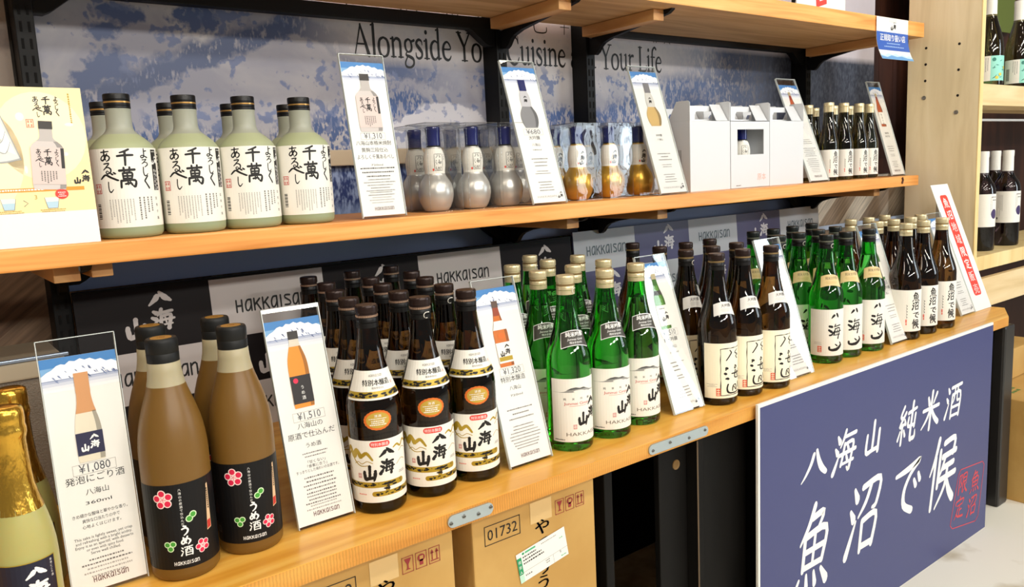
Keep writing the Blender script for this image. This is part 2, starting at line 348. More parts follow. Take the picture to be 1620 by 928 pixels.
def ribbon(pts, rough=0.0, rnd=None, n=4, mw=.4):
    """triangles of one brush stroke"""
    c = catmull(pts, n); L = []; R = []; k = len(c)
    for i, (x, y, w_) in enumerate(c):
        a = c[max(i - 1, 0)]; b = c[min(i + 1, k - 1)]; dx, dy = b[0] - a[0], b[1] - a[1]; d = math.hypot(dx, dy) or 1
        nx, ny = -dy / d, dx / d; h1 = h2 = max(w_, mw) / 2
        if rough: h1 *= 1 + rnd.uniform(-rough, rough); h2 *= 1 + rnd.uniform(-rough, rough)
        L.append((x + nx * h1, y + ny * h1)); R.append((x - nx * h2, y - ny * h2))
    T = []
    for i in range(k - 1):
        T += [(L[i], R[i], R[i + 1]), (L[i], R[i + 1], L[i + 1])]
    for (x, y, w_), a, b in ((c[0], L[0], R[0]), (c[-1], R[-1], L[-1])):
        a0 = math.atan2(a[1] - y, a[0] - x); r = max(w_, mw) / 2; prev = a
        for q in range(1, 5):
            p = (x + r * math.cos(a0 + PI * q / 4), y + r * math.sin(a0 + PI * q / 4)) if q < 4 else b
            T.append(((x, y), prev, p)); prev = p
    return T
class Art:
    """flat artwork in (u, v) metres, drawn in layers"""
    def __init__(s): s.t = []
    def tri(s, T, mat, layer):
        for t in T: s.t.append((mat, layer, t))
    def poly(s, pts, mat, layer=1):
        for a in tessellate_polygon([[Vector((p[0], p[1], 0)) for p in pts]]): s.t.append((mat, layer, tuple(pts[i] for i in a)))
    def rect(s, u0, v0, u1, v1, mat, layer=0): s.tri([((u0, v0), (u1, v0), (u1, v1)), ((u0, v0), (u1, v1), (u0, v1))], mat, layer)
    def frame(s, u0, v0, u1, v1, t, mat, layer=1):
        s.rect(u0, v0, u1, v0 + t, mat, layer); s.rect(u0, v1 - t, u1, v1, mat, layer); s.rect(u0, v0, u0 + t, v1, mat, layer); s.rect(u1 - t, v0, u1, v1, mat, layer)
    def ell(s, u, v, a, b, mat, layer=1, n=20, wob=0.0):
        p = [(u + a * (1 + wob * (i % 2)) * math.cos(2 * PI * i / n), v + b * (1 + wob * (i % 2)) * math.sin(2 * PI * i / n)) for i in range(n)]
        s.tri([((u, v), p[i], p[(i + 1) % n]) for i in range(n)], mat, layer)
    def rrect(s, u0, v0, u1, v1, r, mat, layer=1):
        p = []
        for cx, cy, a in ((u1 - r, v1 - r, 0), (u0 + r, v1 - r, 90), (u0 + r, v0 + r, 180), (u1 - r, v0 + r, 270)):
            p += [(cx + r * math.cos(math.radians(a + q * 22.5)), cy + r * math.sin(math.radians(a + q * 22.5))) for q in range(5)]
        s.poly(p, mat, layer)
    def stroke(s, pts, mat, layer=1, n=4): s.tri(ribbon(pts, n=n, mw=0), mat, layer)
    def glyph(s, ch, u, v, w_, h, mat, layer=1, bold=1.0, shear=0.0, rough=0.0):
        bold *= {'b': 1.5, 'c': 1.6, 'd': 1.5}.get(ch[1:], 1.6)
        rnd = random.Random(ord(ch[0]))
        for k_, st in enumerate(parse(G[ch])):
            T = ribbon([(x, y, z * bold) for x, y, z in st], rough, rnd)
            s.tri([tuple((u + (x / 100 - .5) * w_ + shear * (y / 100 - .5) * h, v + (y / 100 - .5) * h) for x, y in t) for t in T], mat, layer + .07 * k_)
    def word(s, u, v, h, mat, layer=1, sp=0.98, txt='HaKKaIsan', bold=1.0):
        """spaced unicase wordmark centred on u"""
        adv = [.5 if c == 'I' else .84 for c in txt]; W = sum(adv) * h * sp; x = u - W / 2
        for c, a in zip(txt, adv):
            for k_, st in enumerate(parse(G[c])):
                s.tri([tuple((x + p[0] / 78 * h * .82, v + p[1] / 78 * h) for p in t) for t in ribbon([(a_, b_, z * bold * 1.55) for a_, b_, z in st], n=2)], mat, layer + .07 * k_)
            x += a * h * sp
    def serif(s, txt, u0, u1, v, h, mat, layer=1):
        tot = sum(SERIF[c][0] for c in txt); sx = (u1 - u0) / tot; sy = h / 70; x = u0
        for c in txt:
            for k_, st in enumerate(parse(SERIF[c][1])):
                s.tri([tuple((x + p[0] * sx, v + p[1] * sy) for p in t) for t in ribbon([(a_, b_, c_ * 1.35) for a_, b_, c_ in st], n=5)], mat, layer + .07 * k_)
            x += SERIF[c][0] * sx
    def text(s, t, u, v, h, mat, layer=1, sx=1.0, align='C', width=None, shear=0.0):
        T, a, b = text_tris(t); k = h * sx
        if width: k = width / max(b - a, 1e-6)
        off = {'C': (a + b) / 2, 'L': a, 'R': b}[align]
        s.tri([tuple((u + (x - off) * k + shear * y * h, v + y * h) for x, y in q) for q in T], mat, layer)
    def vtext(s, t, u, vtop, h, pitch, mat, layer=1, sx=1.0):
        for i, c in enumerate(t):
            if c != ' ': s.text(c, u, vtop - (i + 1) * pitch + pitch * .12, h, mat, layer, sx)
    def lines(s, u, v, width, h, n, pitch, mat, seed=0, layer=1, align='C'):
        """rows of tiny illegible print"""
        r = random.Random(seed)
        for i in range(n):
            W = width * (r.uniform(.55, 1.0)); x = u - W / 2 if align == 'C' else u - width / 2; e = x + W
            while x < e:
                d = r.uniform(.5, 1.5) * h; y = v - i * pitch
                s.rect(x, y, min(x + d, e), y + h * r.uniform(.75, 1), mat, layer); x += d + h * .45
    def cols(s, u, v, hgt, h, n, pitch, mat, seed=0, layer=1):
        """columns of tiny illegible print, right to left"""
        r = random.Random(seed)
        for i in range(n):
            y = v; e = v - hgt * r.uniform(.55, 1)
            while y > e:
                d = r.uniform(.7, 1.2) * h; x = u - i * pitch
                s.rect(x - h * r.uniform(.35, .5), y - d, x + h * .45, y, mat, layer); y -= d + h * .4
    def emit(s, mb, mp, strip=None):
        for mat, layer, t in s.t:
            if (t[1][0] - t[0][0]) * (t[2][1] - t[0][1]) - (t[2][0] - t[0][0]) * (t[1][1] - t[0][1]) < 0: t = (t[0], t[2], t[1])
            polys = [list(t)]
            if strip:
                lo = min(p[0] for p in t); hi = max(p[0] for p in t); k0 = math.floor(lo / strip); k1 = math.floor(hi / strip)
                if k1 > k0:
                    polys = []
                    for k in range(k0, k1 + 1):
                        q = list(t)
                        for edge, sg in ((k * strip, 1), ((k + 1) * strip, -1)):
                            o = []
                            for i in range(len(q)):
                                a, b = q[i], q[(i + 1) % len(q)]; da, db = (a[0] - edge) * sg, (b[0] - edge) * sg
                                if da >= 0: o.append(a)
                                if (da > 0 > db) or (da < 0 < db):
                                    f = da / (da - db); o.append((edge, a[1] + (b[1] - a[1]) * f))
                            q = o
                            if len(q) < 3: break
                        if len(q) >= 3: polys.append(q)
            for q in polys: mb.add([mp(u, v, layer) for u, v in q], [tuple(range(len(q)))], mat)
def on_cyl(R, ref=None):
    """map artwork round a bottle whose label faces -Y; R may be a function of height"""
    fr = R if callable(R) else (lambda v: R); rf = ref or (R if not callable(R) else R(0))
    def f(u, v, layer):
        a = u / rf; r = fr(v) + .0003 + layer * .00013
        return (r * math.sin(a), -r * math.cos(a), v)
    return f
def sampled(art, vstep):
    return art
def seal(a, u, v, s_, mat, layer=1):
    """small square red seal"""
    a.frame(u - s_ / 2, v - s_ * .62, u + s_ / 2, v + s_ * .62, s_ * .09, mat, layer)
    for i in (-1, 1):
        for j in (-1, 1):
            cx, cy = u + i * s_ * .2, v + j * s_ * .28
            a.rect(cx - s_ * .14, cy - s_ * .03, cx + s_ * .14, cy + s_ * .05, mat, layer); a.rect(cx - s_ * .04, cy - s_ * .2, cx + s_ * .05, cy + s_ * .2, mat, layer)
            a.rect(cx - s_ * .13, cy - s_ * .18, cx + s_ * .12, cy - s_ * .12, mat, layer)
def mark(a, u, v, h, mat, layer=1):
    """the staggered three character brush mark"""
    a.glyph('八b', u + h * .22, v + h * .32, h * .5, h * .42, mat, layer, rough=.12)
    a.glyph('海b', u + h * .24, v - h * .08, h * .5, h * .46, mat, layer, rough=.12)
    a.glyph('山b', u - h * .30, v - h * .22, h * .46, h * .46, mat, layer, rough=.12)

# ------------------------------------------------------------------ the room shell
def struct(name, mb, **k): return tag(mb.obj(name, **k), kind='structure')
FLOOR = M('worn_concrete', (206, 200, 184), 0.55)
speckle(FLOOR, (186, 170, 138), (238, 232, 216), 3.2, 0.34, 0.44)
m = MB(); m.box(-3, 6, -4, 0.9, -0.64, -0.59, FLOOR); struct('floor', m)
WALL = M('grey_wall', (168, 160, 150), 0.8)
m = MB(); m.box(-1.5, 6, 0.80, 0.86, -0.59, 2.1, WALL); struct('wall_back', m)
def planks(name, c1, c2, c3):
    """printed boards laid on the slant"""
    m = M(name, c2, 0.6); n, l, b = nodes(m)
    tc = n.new('ShaderNodeTexCoord'); mp = n.new('ShaderNodeMapping'); mp.inputs['Rotation'].default_value = (0, math.radians(-52), 0)
    l.new(tc.outputs['Object'], mp.inputs['Vector']); sx = n.new('ShaderNodeSeparateXYZ'); l.new(mp.outputs[0], sx.inputs[0])
    mu = n.new('ShaderNodeMath'); mu.operation = 'MULTIPLY'; mu.inputs[1].default_value = 11.0; l.new(sx.outputs[0], mu.inputs[0])
    fl = n.new('ShaderNodeMath'); fl.operation = 'FLOOR'; l.new(mu.outputs[0], fl.inputs[0])
    wn = n.new('ShaderNodeTexWhiteNoise'); wn.noise_dimensions = '1D'; l.new(fl.outputs[0], wn.inputs['W'])
    r = ramp(n, [(0, c1), (.5, c2), (1, c3)]); l.new(wn.outputs['Value'], r.inputs[0])
    mp2 = n.new('ShaderNodeMapping'); mp2.inputs['Scale'].default_value = (60, 60, 3); l.new(mp.outputs[0], mp2.inputs['Vector'])
    nz = n.new('ShaderNodeTexNoise'); nz.inputs['Scale'].default_value = 2; nz.inputs['Detail'].default_value = 4; l.new(mp2.outputs[0], nz.inputs['Vector'])
    r2 = ramp(n, [(.3, (150, 150, 150)), (.7, (255, 255, 255))]); l.new(nz.outputs['Fac'], r2.inputs[0])
    mx = n.new('ShaderNodeMix'); mx.data_type = 'RGBA'; mx.blend_type = 'MULTIPLY'; mx.inputs[0].default_value = .8
    l.new(r.outputs[0], mx.inputs[6]); l.new(r2.outputs[0], mx.inputs[7]); l.new(mx.outputs[2], b.inputs['Base Color'])
    return m
PLANKS_SHADE = planks('shaded_slanted_boards', (116, 84, 62), (160, 128, 100), (196, 170, 142)); PLANKS_LIT = planks('lit_slanted_boards', (176, 150, 124), (216, 196, 170), (236, 220, 198))  # same boards twice: left copy coloured for shade, right copy lightened as lit
m = MB(); m.box(-1.0, 1.5, 0.775, 0.798, -0.1, 0.36, PLANKS_SHADE); struct('trim_1', m)
m = MB(); m.box(1.5, 5.9, 0.775, 0.798, -0.1, 0.40, PLANKS_LIT); struct('trim_3', m)
m = MB()
for i in range(8): m.box(3.22 + i * .11, 3.328 + i * .11, 0.755, 0.798, 0.402, 1.7, WOOD_DARK)
struct('trim_2', m)

# ------------------------------------------------------------------ snowy mountain wall print
def mural_mat():
    m = M('mountain_photo_print', (150, 150, 150), 0.45); n, l, b = nodes(m)
    tc = n.new('ShaderNodeTexCoord'); s = n.new('ShaderNodeSeparateXYZ'); l.new(tc.outputs['Object'], s.inputs[0])
    def noise(scale, det, stretch=(1, 1, 1), dist=0.0):
        mp = n.new('ShaderNodeMapping'); mp.inputs['Scale'].default_value = stretch; l.new(tc.outputs['Object'], mp.inputs['Vector'])
        z = n.new('ShaderNodeTexNoise'); z.inputs['Scale'].default_value = scale; z.inputs['Detail'].default_value = det; z.inputs['Distortion'].default_value = dist
        l.new(mp.outputs[0], z.inputs['Vector']); return z.outputs['Fac']
    def math_(op, a, c):
        q = n.new('ShaderNodeMath'); q.operation = op
        for i, v in enumerate((a, c)):
            if isinstance(v, (int, float)): q.inputs[i].default_value = v
            else: l.new(v, q.inputs[i])
        return q.outputs[0]
    def mix(f, a, c):
        q = n.new('ShaderNodeMix'); q.data_type = 'RGBA'
        if isinstance(f, (int, float)): q.inputs[0].default_value = f
        else: l.new(f, q.inputs[0])
        for i, v in ((6, a), (7, c)):
            if isinstance(v, tuple): q.inputs[i].default_value = (*lin(v), 1)
            else: l.new(v, q.inputs[i])
        return q.outputs[2]
    def mrange(v, a, c):
        q = n.new('ShaderNodeMapRange'); q.inputs['From Min'].default_value = a; q.inputs['From Max'].default_value = c; l.new(v, q.inputs[0]); return q.outputs[0]
    X, Z = s.outputs[0], s.outputs[2]
    def curve(pts):
        """height of a ridge as a function of x in 0..3.2 m, stored in 0..1 for z 0.3..1.1"""
        q = n.new('ShaderNodeFloatCurve'); c = q.mapping.curves[0]
        P = [(x / 3.2, (z - .3) / .8) for x, z in pts]
        while len(c.points) < len(P): c.points.new(.5, .5)
        for i, p in enumerate(P): c.points[i].location = p; c.points[i].handle_type = 'VECTOR'
        q.mapping.update(); l.new(math_('DIVIDE', X, 3.2), q.inputs['Value'])
        return math_('ADD', math_('MULTIPLY', q.outputs[0], .8), .3)
    fine = noise(55, 6); med = noise(16, 10, (1, 1, 1), .4); big = noise(4.5, 8, (1, 1, 1), .5); trees = math_('ADD', math_('MULTIPLY', noise(42, 8, (1.25, 1, .75), .2), .55), math_('MULTIPLY', noise(150, 6, (1.3, 1, .5)), .45))
    snow = mix(mrange(big, .40, .62), (150, 150, 164), (192, 188, 188))
    # far hazy slope, dotted with trees
    dots = mrange(math_('ADD', math_('MULTIPLY', med, .55), math_('MULTIPLY', fine, .45)), .545, .585)
    col = mix(dots, snow, (108, 120, 156))
    wob = math_('MULTIPLY', math_('SUBTRACT', noise(30, 8), .5), .06)
    # dark ridge that climbs to a peak and falls away, its shaded flank above the snow field
    r1 = math_('ADD', curve([(0, .58), (.42, .60), (.53, .64), (.66, .70), (.76, .735), (.87, .785), (.96, .745), (1.1, .70), (1.3, .66), (3.2, .6)]), wob)
    d1 = math_('SUBTRACT', Z, r1)
    band = math_('MULTIPLY', mrange(d1, -.004, .006), mrange(d1, .062, .040))
    band = math_('MULTIPLY', band, mrange(X, 1.3, 1.1))
    col = mix(math_('MULTIPLY', band, mrange(trees, .38, .47)), col, (80, 94, 130))
    # patches of wood on the upper slope
    def patch(cx, cz, rx, rz):
        ax = math_('DIVIDE', math_('SUBTRACT', X, cx), rx); az = math_('DIVIDE', math_('SUBTRACT', Z, cz), rz)
        dd = math_('ADD', math_('MULTIPLY', ax, ax), math_('MULTIPLY', az, az))
        dd = math_('ADD', dd, math_('MULTIPLY', math_('SUBTRACT', math_('ADD', math_('MULTIPLY', med, .6), math_('MULTIPLY', fine, .5)), .5), 6.0))
        return mrange(dd, 1.35, .75)
    for p in ((.515, .705, .04, .035), (.465, .675, .028, .02), (.50, .765, .03, .018), (.53, .80, .05, .02), (.68, .80, .06, .03)):
        col = mix(patch(*p), col, (82, 98, 138))
    # forest along the foot of the near slope
    r2 = math_('ADD', curve([(0, .60), (.3, .60), (.50, .61), (.60, .635), (.72, .585), (.86, .61), (1.0, .68), (1.12, .70), (1.3, .60), (1.46, .68), (1.7, .64), (1.9, .70), (2.2, .80), (2.5, .86), (2.8, .84), (3.2, .80)]), wob)
    d2 = math_('SUBTRACT', r2, Z)
    forest = math_('MULTIPLY', mrange(d2, 0, .03), mrange(trees, .47, .53))
    col = mix(forest, col, (66, 90, 140))
    # pale spur in the middle
    r3 = math_('ADD', curve([(0, .3), (.9, .3), (1.0, .56), (1.08, .60), (1.2, .655), (1.3, .64), (1.42, .58), (1.55, .3), (3.2, .3)]), wob)
    spur = mrange(math_('SUBTRACT', r3, Z), 0, .006)
    col = mix(spur, col, mix(dots, (202, 200, 206), (146, 152, 180)))
    # right part: dark blue wooded slopes
    dark = math_('MULTIPLY', mrange(X, 1.75, 2.15), mrange(trees, .38, .58))
    col = mix(dark, col, (92, 110, 148))
    dark2 = mrange(X, 2.2, 2.6)
    col = mix(dark2, col, mix(mrange(trees, .43, .66), (52, 58, 74), (100, 104, 118)))
    # deep blue foot of the print
    low = mrange(Z, .545, .50)
    col = mix(low, col, mix(mrange(trees, .46, .58), (34, 54, 112), (146, 164, 204)))
    low_gloss = mrange(Z, .43, .39)
    col = mix(low_gloss, col, (150, 172, 216))  # light caught on the glossy print, painted in as pale blue
    # pale misty strip behind the printed sentence
    az = math_('DIVIDE', math_('SUBTRACT', Z, .785), .055); mist = mrange(math_('MULTIPLY', az, az), 1.3, .3)
    mist = math_('MULTIPLY', math_('MULTIPLY', mist, mrange(X, .86, 1.02)), mrange(X, 2.3, 2.02))
    col = mix(math_('MULTIPLY', mist, .8), col, (214, 208, 206))
    top = mrange(Z, .815, .84)
    col = mix(math_('MULTIPLY', math_('MULTIPLY', top, mrange(X, .8, 1.0)), .85), col, (236, 226, 232))
    l.new(col, b.inputs['Base Color'])
    return m
MURAL = mural_mat()
mu = MB(); mu.prism([(0.37, .30), (2.69, .30), (2.69, .39), (3.21, .39), (3.21, 1.25), (0.37, 1.25)], 'y', 0.712, 0.718, MURAL)
a = Art()
a.serif('Alongside Your Cuisine and Your Life', 1.003, 2.003, 0.747, 0.0665, INK, 1)
frag = [(1.02, '心'), (1.19, '山'), (1.31, '八'), (1.44, '心')]
for u, st in ((0.985, '20 100 7 20 0 6'), (1.035, '0 60 4 50 10 6 90 30 7;60 20 4 90 60 5'), (1.115, '30 90 7 30 10 6;60 100 5 60 50 4'), (1.165, '10 80 6 24 30 7 70 10 8 100 20 6'), (1.245, '20 100 7 20 0 6;20 20 6 80 22 6;80 100 7 80 0 6;50 90 5 50 10 5'), (1.325, '50 90 6 30 30 5'), (1.37, '10 80 6 26 10 6;40 80 5 46 20 5;60 80 5 66 20 5;84 80 6 96 10 6'),
              (1.475, '4 60 4 10 30 6'), (1.515, '10 90 7 14 20 7 50 8 8 90 14 7 94 40 5'), (1.61, '30 90 5 26 10 5;0 50 4 60 50 4'), (1.66, '40 90 5 36 10 5;10 40 4 80 44 4'), (1.95, '20 60 5 40 10 5;80 60 5 60 10 5'), (2.0, '20 70 5 80 10 5;80 70 5 30 10 5')):
    for s_ in parse(st): a.tri([tuple((u + p[0] / 100 * .05, .825 + p[1] / 100 * .045) for p in t) for t in ribbon(s_)], INK, 1)
a.emit(mu, lambda u, v, L: (u, .712 - .0004 * L, v))
tag(mu.obj('wall_print'), 'wide snowy mountain photo print with an English sentence, behind the shelves', 'wall print')
LP = M('brown_snow_print', (150, 138, 128), 0.6); speckle(LP, (112, 98, 92), (158, 146, 134), 9, .36, .5)
m = MB(); m.box(-0.5, 0.355, 0.712, 0.718, 0.43, 1.25, LP)
tag(m.obj('wall_print'), 'brownish snow print left of the leftmost black post', 'wall print')
m = MB(); m.bevbox(0.39, 1.352, 0.690, 0.708, 0.508, 0.542, M('rail_beige', (190, 172, 146), .4), .002)
tag(m.obj('wall_rail'), 'beige horizontal rail across the mountain print behind the frosted bottles', 'rail')

# ------------------------------------------------------------------ black steel uprights and braces
def post(x, label):
    t = thing('shelf_post', label, 'post', (x, 0.655, -0.59), group=None)
    m = MB(); m.bevbox(-.0145, .0145, 0, .06, 0, 1.95, BLACK_STEEL, .0015); m.obj('upright', t)
    m = MB()
    for k in range(44):
        z = .62 + k * .0275
        for s_ in (-1, 1): m.box(s_ * .0062 - .0019, s_ * .0062 + .0019, -.0012, .0006, z, z + .0165, SLOT)
    m.obj('slot_row', t)
    return t
post(0.374, 'black slotted steel shelf post at the far left, beside the cream board')
post(1.369, 'black slotted steel shelf post covering the end of the word Your')
post(1.662, 'black slotted steel shelf post covering the word and')
post(2.675, 'black slotted steel shelf post behind the small brown bottles')
def brace(x0, x1, z0, z1, label):
    m = MB(); m.bevbox(x0, x1, .66, .685, z0, z1, BLACK_STEEL, .0015)
    for xa, s_ in ((x0, 1), (x1, -1)):
        p = [(xa, z0 + .002), (xa + s_ * .075, z0 + .002), (xa + s_ * .062, z0 - .004), (xa + s_ * .028, z0 - .03), (xa + s_ * .016, z0 - .036), (xa, z0 - .036)]
        m.prism(p if s_ > 0 else p[::-1], 'y', .661, .684, BLACK_STEEL)
    tag(m.obj('steel_brace'), label, 'brace')
brace(.3895, 1.3535, .813, .841, 'black steel crossbar above the frosted bottles, under the top shelf')
brace(1.6775, 2.6595, .826, .852, 'black steel crossbar right of the sentence, under the top shelf')
brace(.3895, 1.3535, .352, .374, 'black steel crossbar behind the left half of the middle shelf')
brace(1.6775, 2.6595, .345, .372, 'dark steel crossbar behind the right half of the middle shelf')
ARM = [(.655, 0), (.655, -.066), (.632, -.070), (.622, -.064), (.612, -.052), (.600, -.044), (.572, -.036), (.50, -.026), (.41, -.014), (.384, -.010), (.372, -.003), (.371, 0)]
def bracket(x, zt, label, bat=1):
    t = thing('shelf_bracket', label, 'bracket', (x, 0, zt))
    m = MB(); m.prism(ARM, 'x', -.006, .006, BLACK_STEEL); m.obj('arm', t)
    m = MB(); m.bevbox(-.042, -.0065, .395, .64, -.026, -.0005, BATTEN, .002); m.obj('batten', t)
    if bat == 2:
        m = MB(); m.bevbox(.0065, .036, .385, .64, -.022, -.0005, BATTEN, .002); m.obj('batten', t)
    m = MB(); T = Matrix.Rotation(-PI / 2, 4, 'Y')
    for y, z in ((.40, -.008), (.643, -.022)):
        k = len(m.v); m.lathe([(0, 0), (.006, 0), (.0055, .004), (.003, .0055), (0, .0055)], SCREW, 6)
        for i in range(k, len(m.v)):
            q = T @ Vector(m.v[i]); m.v[i] = (q.x - .0062, q.y + y, q.z + z)
    m.obj('bolt', t)
ZU = .8824 - .0446; ZM = .4059; ZMU = ZM - .0324
bracket(1.369, ZU, 'black curved bracket under the top shelf at the post covering Your')
bracket(1.662, ZU, 'black curved bracket under the top shelf at the post covering and')
bracket(2.675, ZU, 'black curved bracket under the top shelf, rightmost, behind the hanging sign')
bracket(.374, ZMU, 'black bracket with wooden blocks under the left end of the middle shelf', 2)
bracket(1.369, ZMU, 'black bracket under the middle shelf below the silver gourd bottles')
bracket(1.662, ZMU, 'black bracket under the middle shelf below the golden gourd bottles')
bracket(2.675, ZMU, 'black bracket under the right end of the middle shelf')

# ------------------------------------------------------------------ shelves
m = MB(); m.bevbox(-.3, 2.82, .34, .645, ZU, .8824, WOOD_MID, .003, under=WOOD_UNDER)
tag(m.obj('shelf_board'), 'top wooden shelf with the blue and white sign on its front edge', 'shelf')
m = MB(); m.bevbox(-.3, 2.81, .34, .65, ZMU, ZM, WOOD_MID, .003, under=WOOD_UNDER)
m.tube([(2.70, .3398, ZM - .004), (2.704, .3392, ZM - .012), (2.699, .3398, ZM - .022)], .004, M('wood_knot', (92, 48, 20), .5))
tag(m.obj('shelf_board'), 'middle pine shelf carrying the frosted and gourd bottles', 'shelf')
t = thing('display_counter', 'long orange wooden counter with black front carrying the large sake bottles', 'counter', (0, 0, -.59))
m = MB()
P = [(-.3, 0), (2.655, 0), (2.79, .062), (2.79, .64), (-.3, .64)]
m.prism(P, 'z', .59 - .0265, .59, WOOD_LOW)
m.box(-.3, 2.655, -.0006, .002, .59 - .0265, .5892, WOOD_SAWN)
m.obj('countertop', t)
def cb(name, *b, mat=BLACK_PAINT, label=None):
    m = MB(); m.bevbox(*b, mat, .002); return m.obj(name, t, label=label)
cb('back_panel', -.3, 2.62, .56, .575, 0, .563)
cb('partition', 1.075, 1.095, .04, .56, 0, .563)
cb('front_panel', 1.22, 1.298, .045, .058, 0, .563)
cb('front_panel', 1.318, 1.47, .035, .05, 0, .563)
m = MB(); m.bevbox(1.299, 1.318, .02, .05, 0, .563, BLACK_PAINT, .002); m.box(1.2982, 1.3022, .0192, .0196, .02, .55, WORN)
m.obj('stile', t)
cb('front_panel', 1.48, 2.50, .045, .058, 0, .563)
cb('leg', 2.50, 2.60, .03, .05, 0, .5625); 
m = MB(); m.bevbox(2.672, 2.742, .012, .05, 0, .555, M('black_satin_leg', (38, 36, 35), .35), .008)
m.obj('leg', t)
cb('side_panel', 2.60, 2.67, .07, .085, 0, .5625)
m = MB(); k = len(m.v); m.lathe([(0, 0), (.010, 0), (.0095, .002), (.006, .001), (0, .0012)], M('knot_wood', (120, 92, 52), .5), 20)
for i in range(k, len(m.v)): q = m.v[i]; m.v[i] = (1.268 + q[0], .0455 - q[2], .506 + q[1])
m.obj('knot', t)
cb('floor_board', -.3, 1.075, .06, .56, 0, .035, mat=M('dark_brown_board', (58, 44, 34), .6))
def plate(x0, z0, x1, z1, n, label):
    t = thing('mending_plate', label, 'metal plate', ((x0 + x1) / 2, -.0007, (z0 + z1) / 2))
    L = x1 - x0; m = MB(); h = .0092
    p = [(L / 2 - h + h * math.cos(a), h * math.sin(a)) for a in [math.radians(-90 + 18 * i) for i in range(11)]] + [(-L / 2 + h + h * math.cos(a), h * math.sin(a)) for a in [math.radians(90 + 18 * i) for i in range(11)]]
    m.prism(p, 'y', -.0028, 0, ZINC); m.obj('plate', t)
    for i, q in enumerate((-.44, -.16, .16, .44)):
        m = MB(); k = len(m.v); m.lathe([(0, 0), (.0032, 0), (.0028, .0012), (0, .0016)], SCREW, 12); m.box(-.0024, .0024, -.0004, .0004, .0014, .0019, SLOT)
        for j in range(k, len(m.v)): r = m.v[j]; m.v[j] = (q * L + r[0], -.0028 - r[2], r[1] + (.002 if i % 2 else -.002))
        m.obj('screw', t)
plate(.727, -.022, .807, -.004, 4, 'small zinc mending plate on the counter edge above the carton')
plate(1.144, -.022, 1.304, -.004, 4, 'long zinc mending plate on the counter edge by the blue board')

# ------------------------------------------------------------------ leaning boards behind the bottles
def banner(x0, x1, z1, y0, y1, cells, rows, cw, rowz, label, darkm, lightm, inkm, logom, rim):
    t = thing('banner_board', label, 'banner', ((x0 + x1) / 2, y0, 0))
    cx = (x0 + x1) / 2; m = MB(); H = z1
    def mp(u, v, L):
        f = v / H; return (u - cx, (y1 - y0) * f - .0004 * L, v)
    A = Art(); r = 0
    for j in range(rows):
        a_, b_ = rowz[j], rowz[j + 1]
        for i in range(cells):
            u0 = x0 + i * cw; u1 = min(x1, u0 + cw); d = (i + j) % 2 == 0
            if darkm is None: d = not d
            A.rect(u0, a_, u1, b_, (darkm if d else lightm) if darkm is not None else (PURPLE if d else lightm), 1)
            uc, vc = (u0 + u1) / 2, (a_ + b_) / 2
            if d: mark(A, uc + .005, vc + .004, .085, logom, 2)
            else: A.word(uc + .004, vc - .011, .0225, inkm, 2, sp=.93)
    m.box(x0 - cx, x1 - cx, 0, .006, 0, .001, rim)
    # sheet
    vs = [(x0 - cx, 0, 0), (x1 - cx, 0, 0), (x1 - cx, y1 - y0, H), (x0 - cx, y1 - y0, H)]
    vs += [(p[0], p[1] + .006, p[2]) for p in vs]
    m.add(vs, [(0, 1, 2, 3), (7, 6, 5, 4), (0, 4, 5, 1), (1, 5, 6, 2), (2, 6, 7, 3), (3, 7, 4, 0)], rim)
    A.emit(m, mp); m.obj('printed_sheet', t)
    if cells == 5 and darkm is not None: 
        m = MB(); m.bevbox(x0 - cx, x1 - cx, y1 - y0 - .003, y1 - y0 + .008, H, H + .004, BLACK_STEEL, .001); m.obj('top_rim', t)
BANBLACK = M('banner_black', (20, 13, 15), .55, spec=.25); BANLIGHT = M('banner_pale', (206, 200, 198), .5)
PURPLE = M('banner_purple', (84, 84, 122), .4); BANSILK = M('banner_silver', (190, 196, 204), .4)
banner(.389, 1.556, .300, .618, .643, 5, 3, .2335, [0, .09, .184, .299], 'black and white chequered banner board behind the brown and plum bottles', BANBLACK, BANLIGHT, INK, BANLIGHT, BLACK_STEEL)
banner(1.562, 2.715, .313, .618, .640, 5, 3, .2306, [0, .095, .205, .313], 'purple and silver chequered banner behind the green bottles on the right', None, BANSILK, M('banner_grey_ink', (96, 110, 120), .5), M('banner_white', (222, 222, 230), .5), PURPLE)
m = MB(); m.bevbox(2.74, 4.2, .745, .757, .205, .222, M('pale_blue_strip', (190, 204, 226), .2), .003)
tag(m.obj('wall_rail'), 'glossy pale rail low behind the white label brown bottles', 'rail')

# grey textured storage box at the far left
t = thing('storage_box', 'grey textured storage box with beige lid behind the gold foil bottles', 'box', (.05, .50, 0))
BX = M('grey_woven', (112, 102, 90), .8); n_, l_, b_ = nodes(BX)
vo = n_.new('ShaderNodeTexVoronoi'); vo.inputs['Scale'].default_value = 420; bp = n_.new('ShaderNodeBump'); bp.inputs['Strength'].default_value = .6; bp.inputs['Distance'].default_value = .002
tcn = n_.new('ShaderNodeTexCoord'); l_.new(tcn.outputs['Object'], vo.inputs['Vector']); l_.new(vo.outputs['Distance'], bp.inputs['Height']); l_.new(bp.outputs[0], b_.inputs['Normal'])
m = MB(); m.bevbox(-.30, .285, -.05, .12, 0, .205, BX, .004); m.obj('body', t)
m = MB(); m.bevbox(-.305, .29, -.055, .125, .205, .232, M('beige_lid', (158, 146, 124), .6), .003); m.obj('lid', t)
m = MB(); m.bevbox(-.305, .295, -.058, -.048, .2325, .2375, M('steel_strip', (160, 176, 196), .2, .6), .001); m.obj('trim_strip', t)

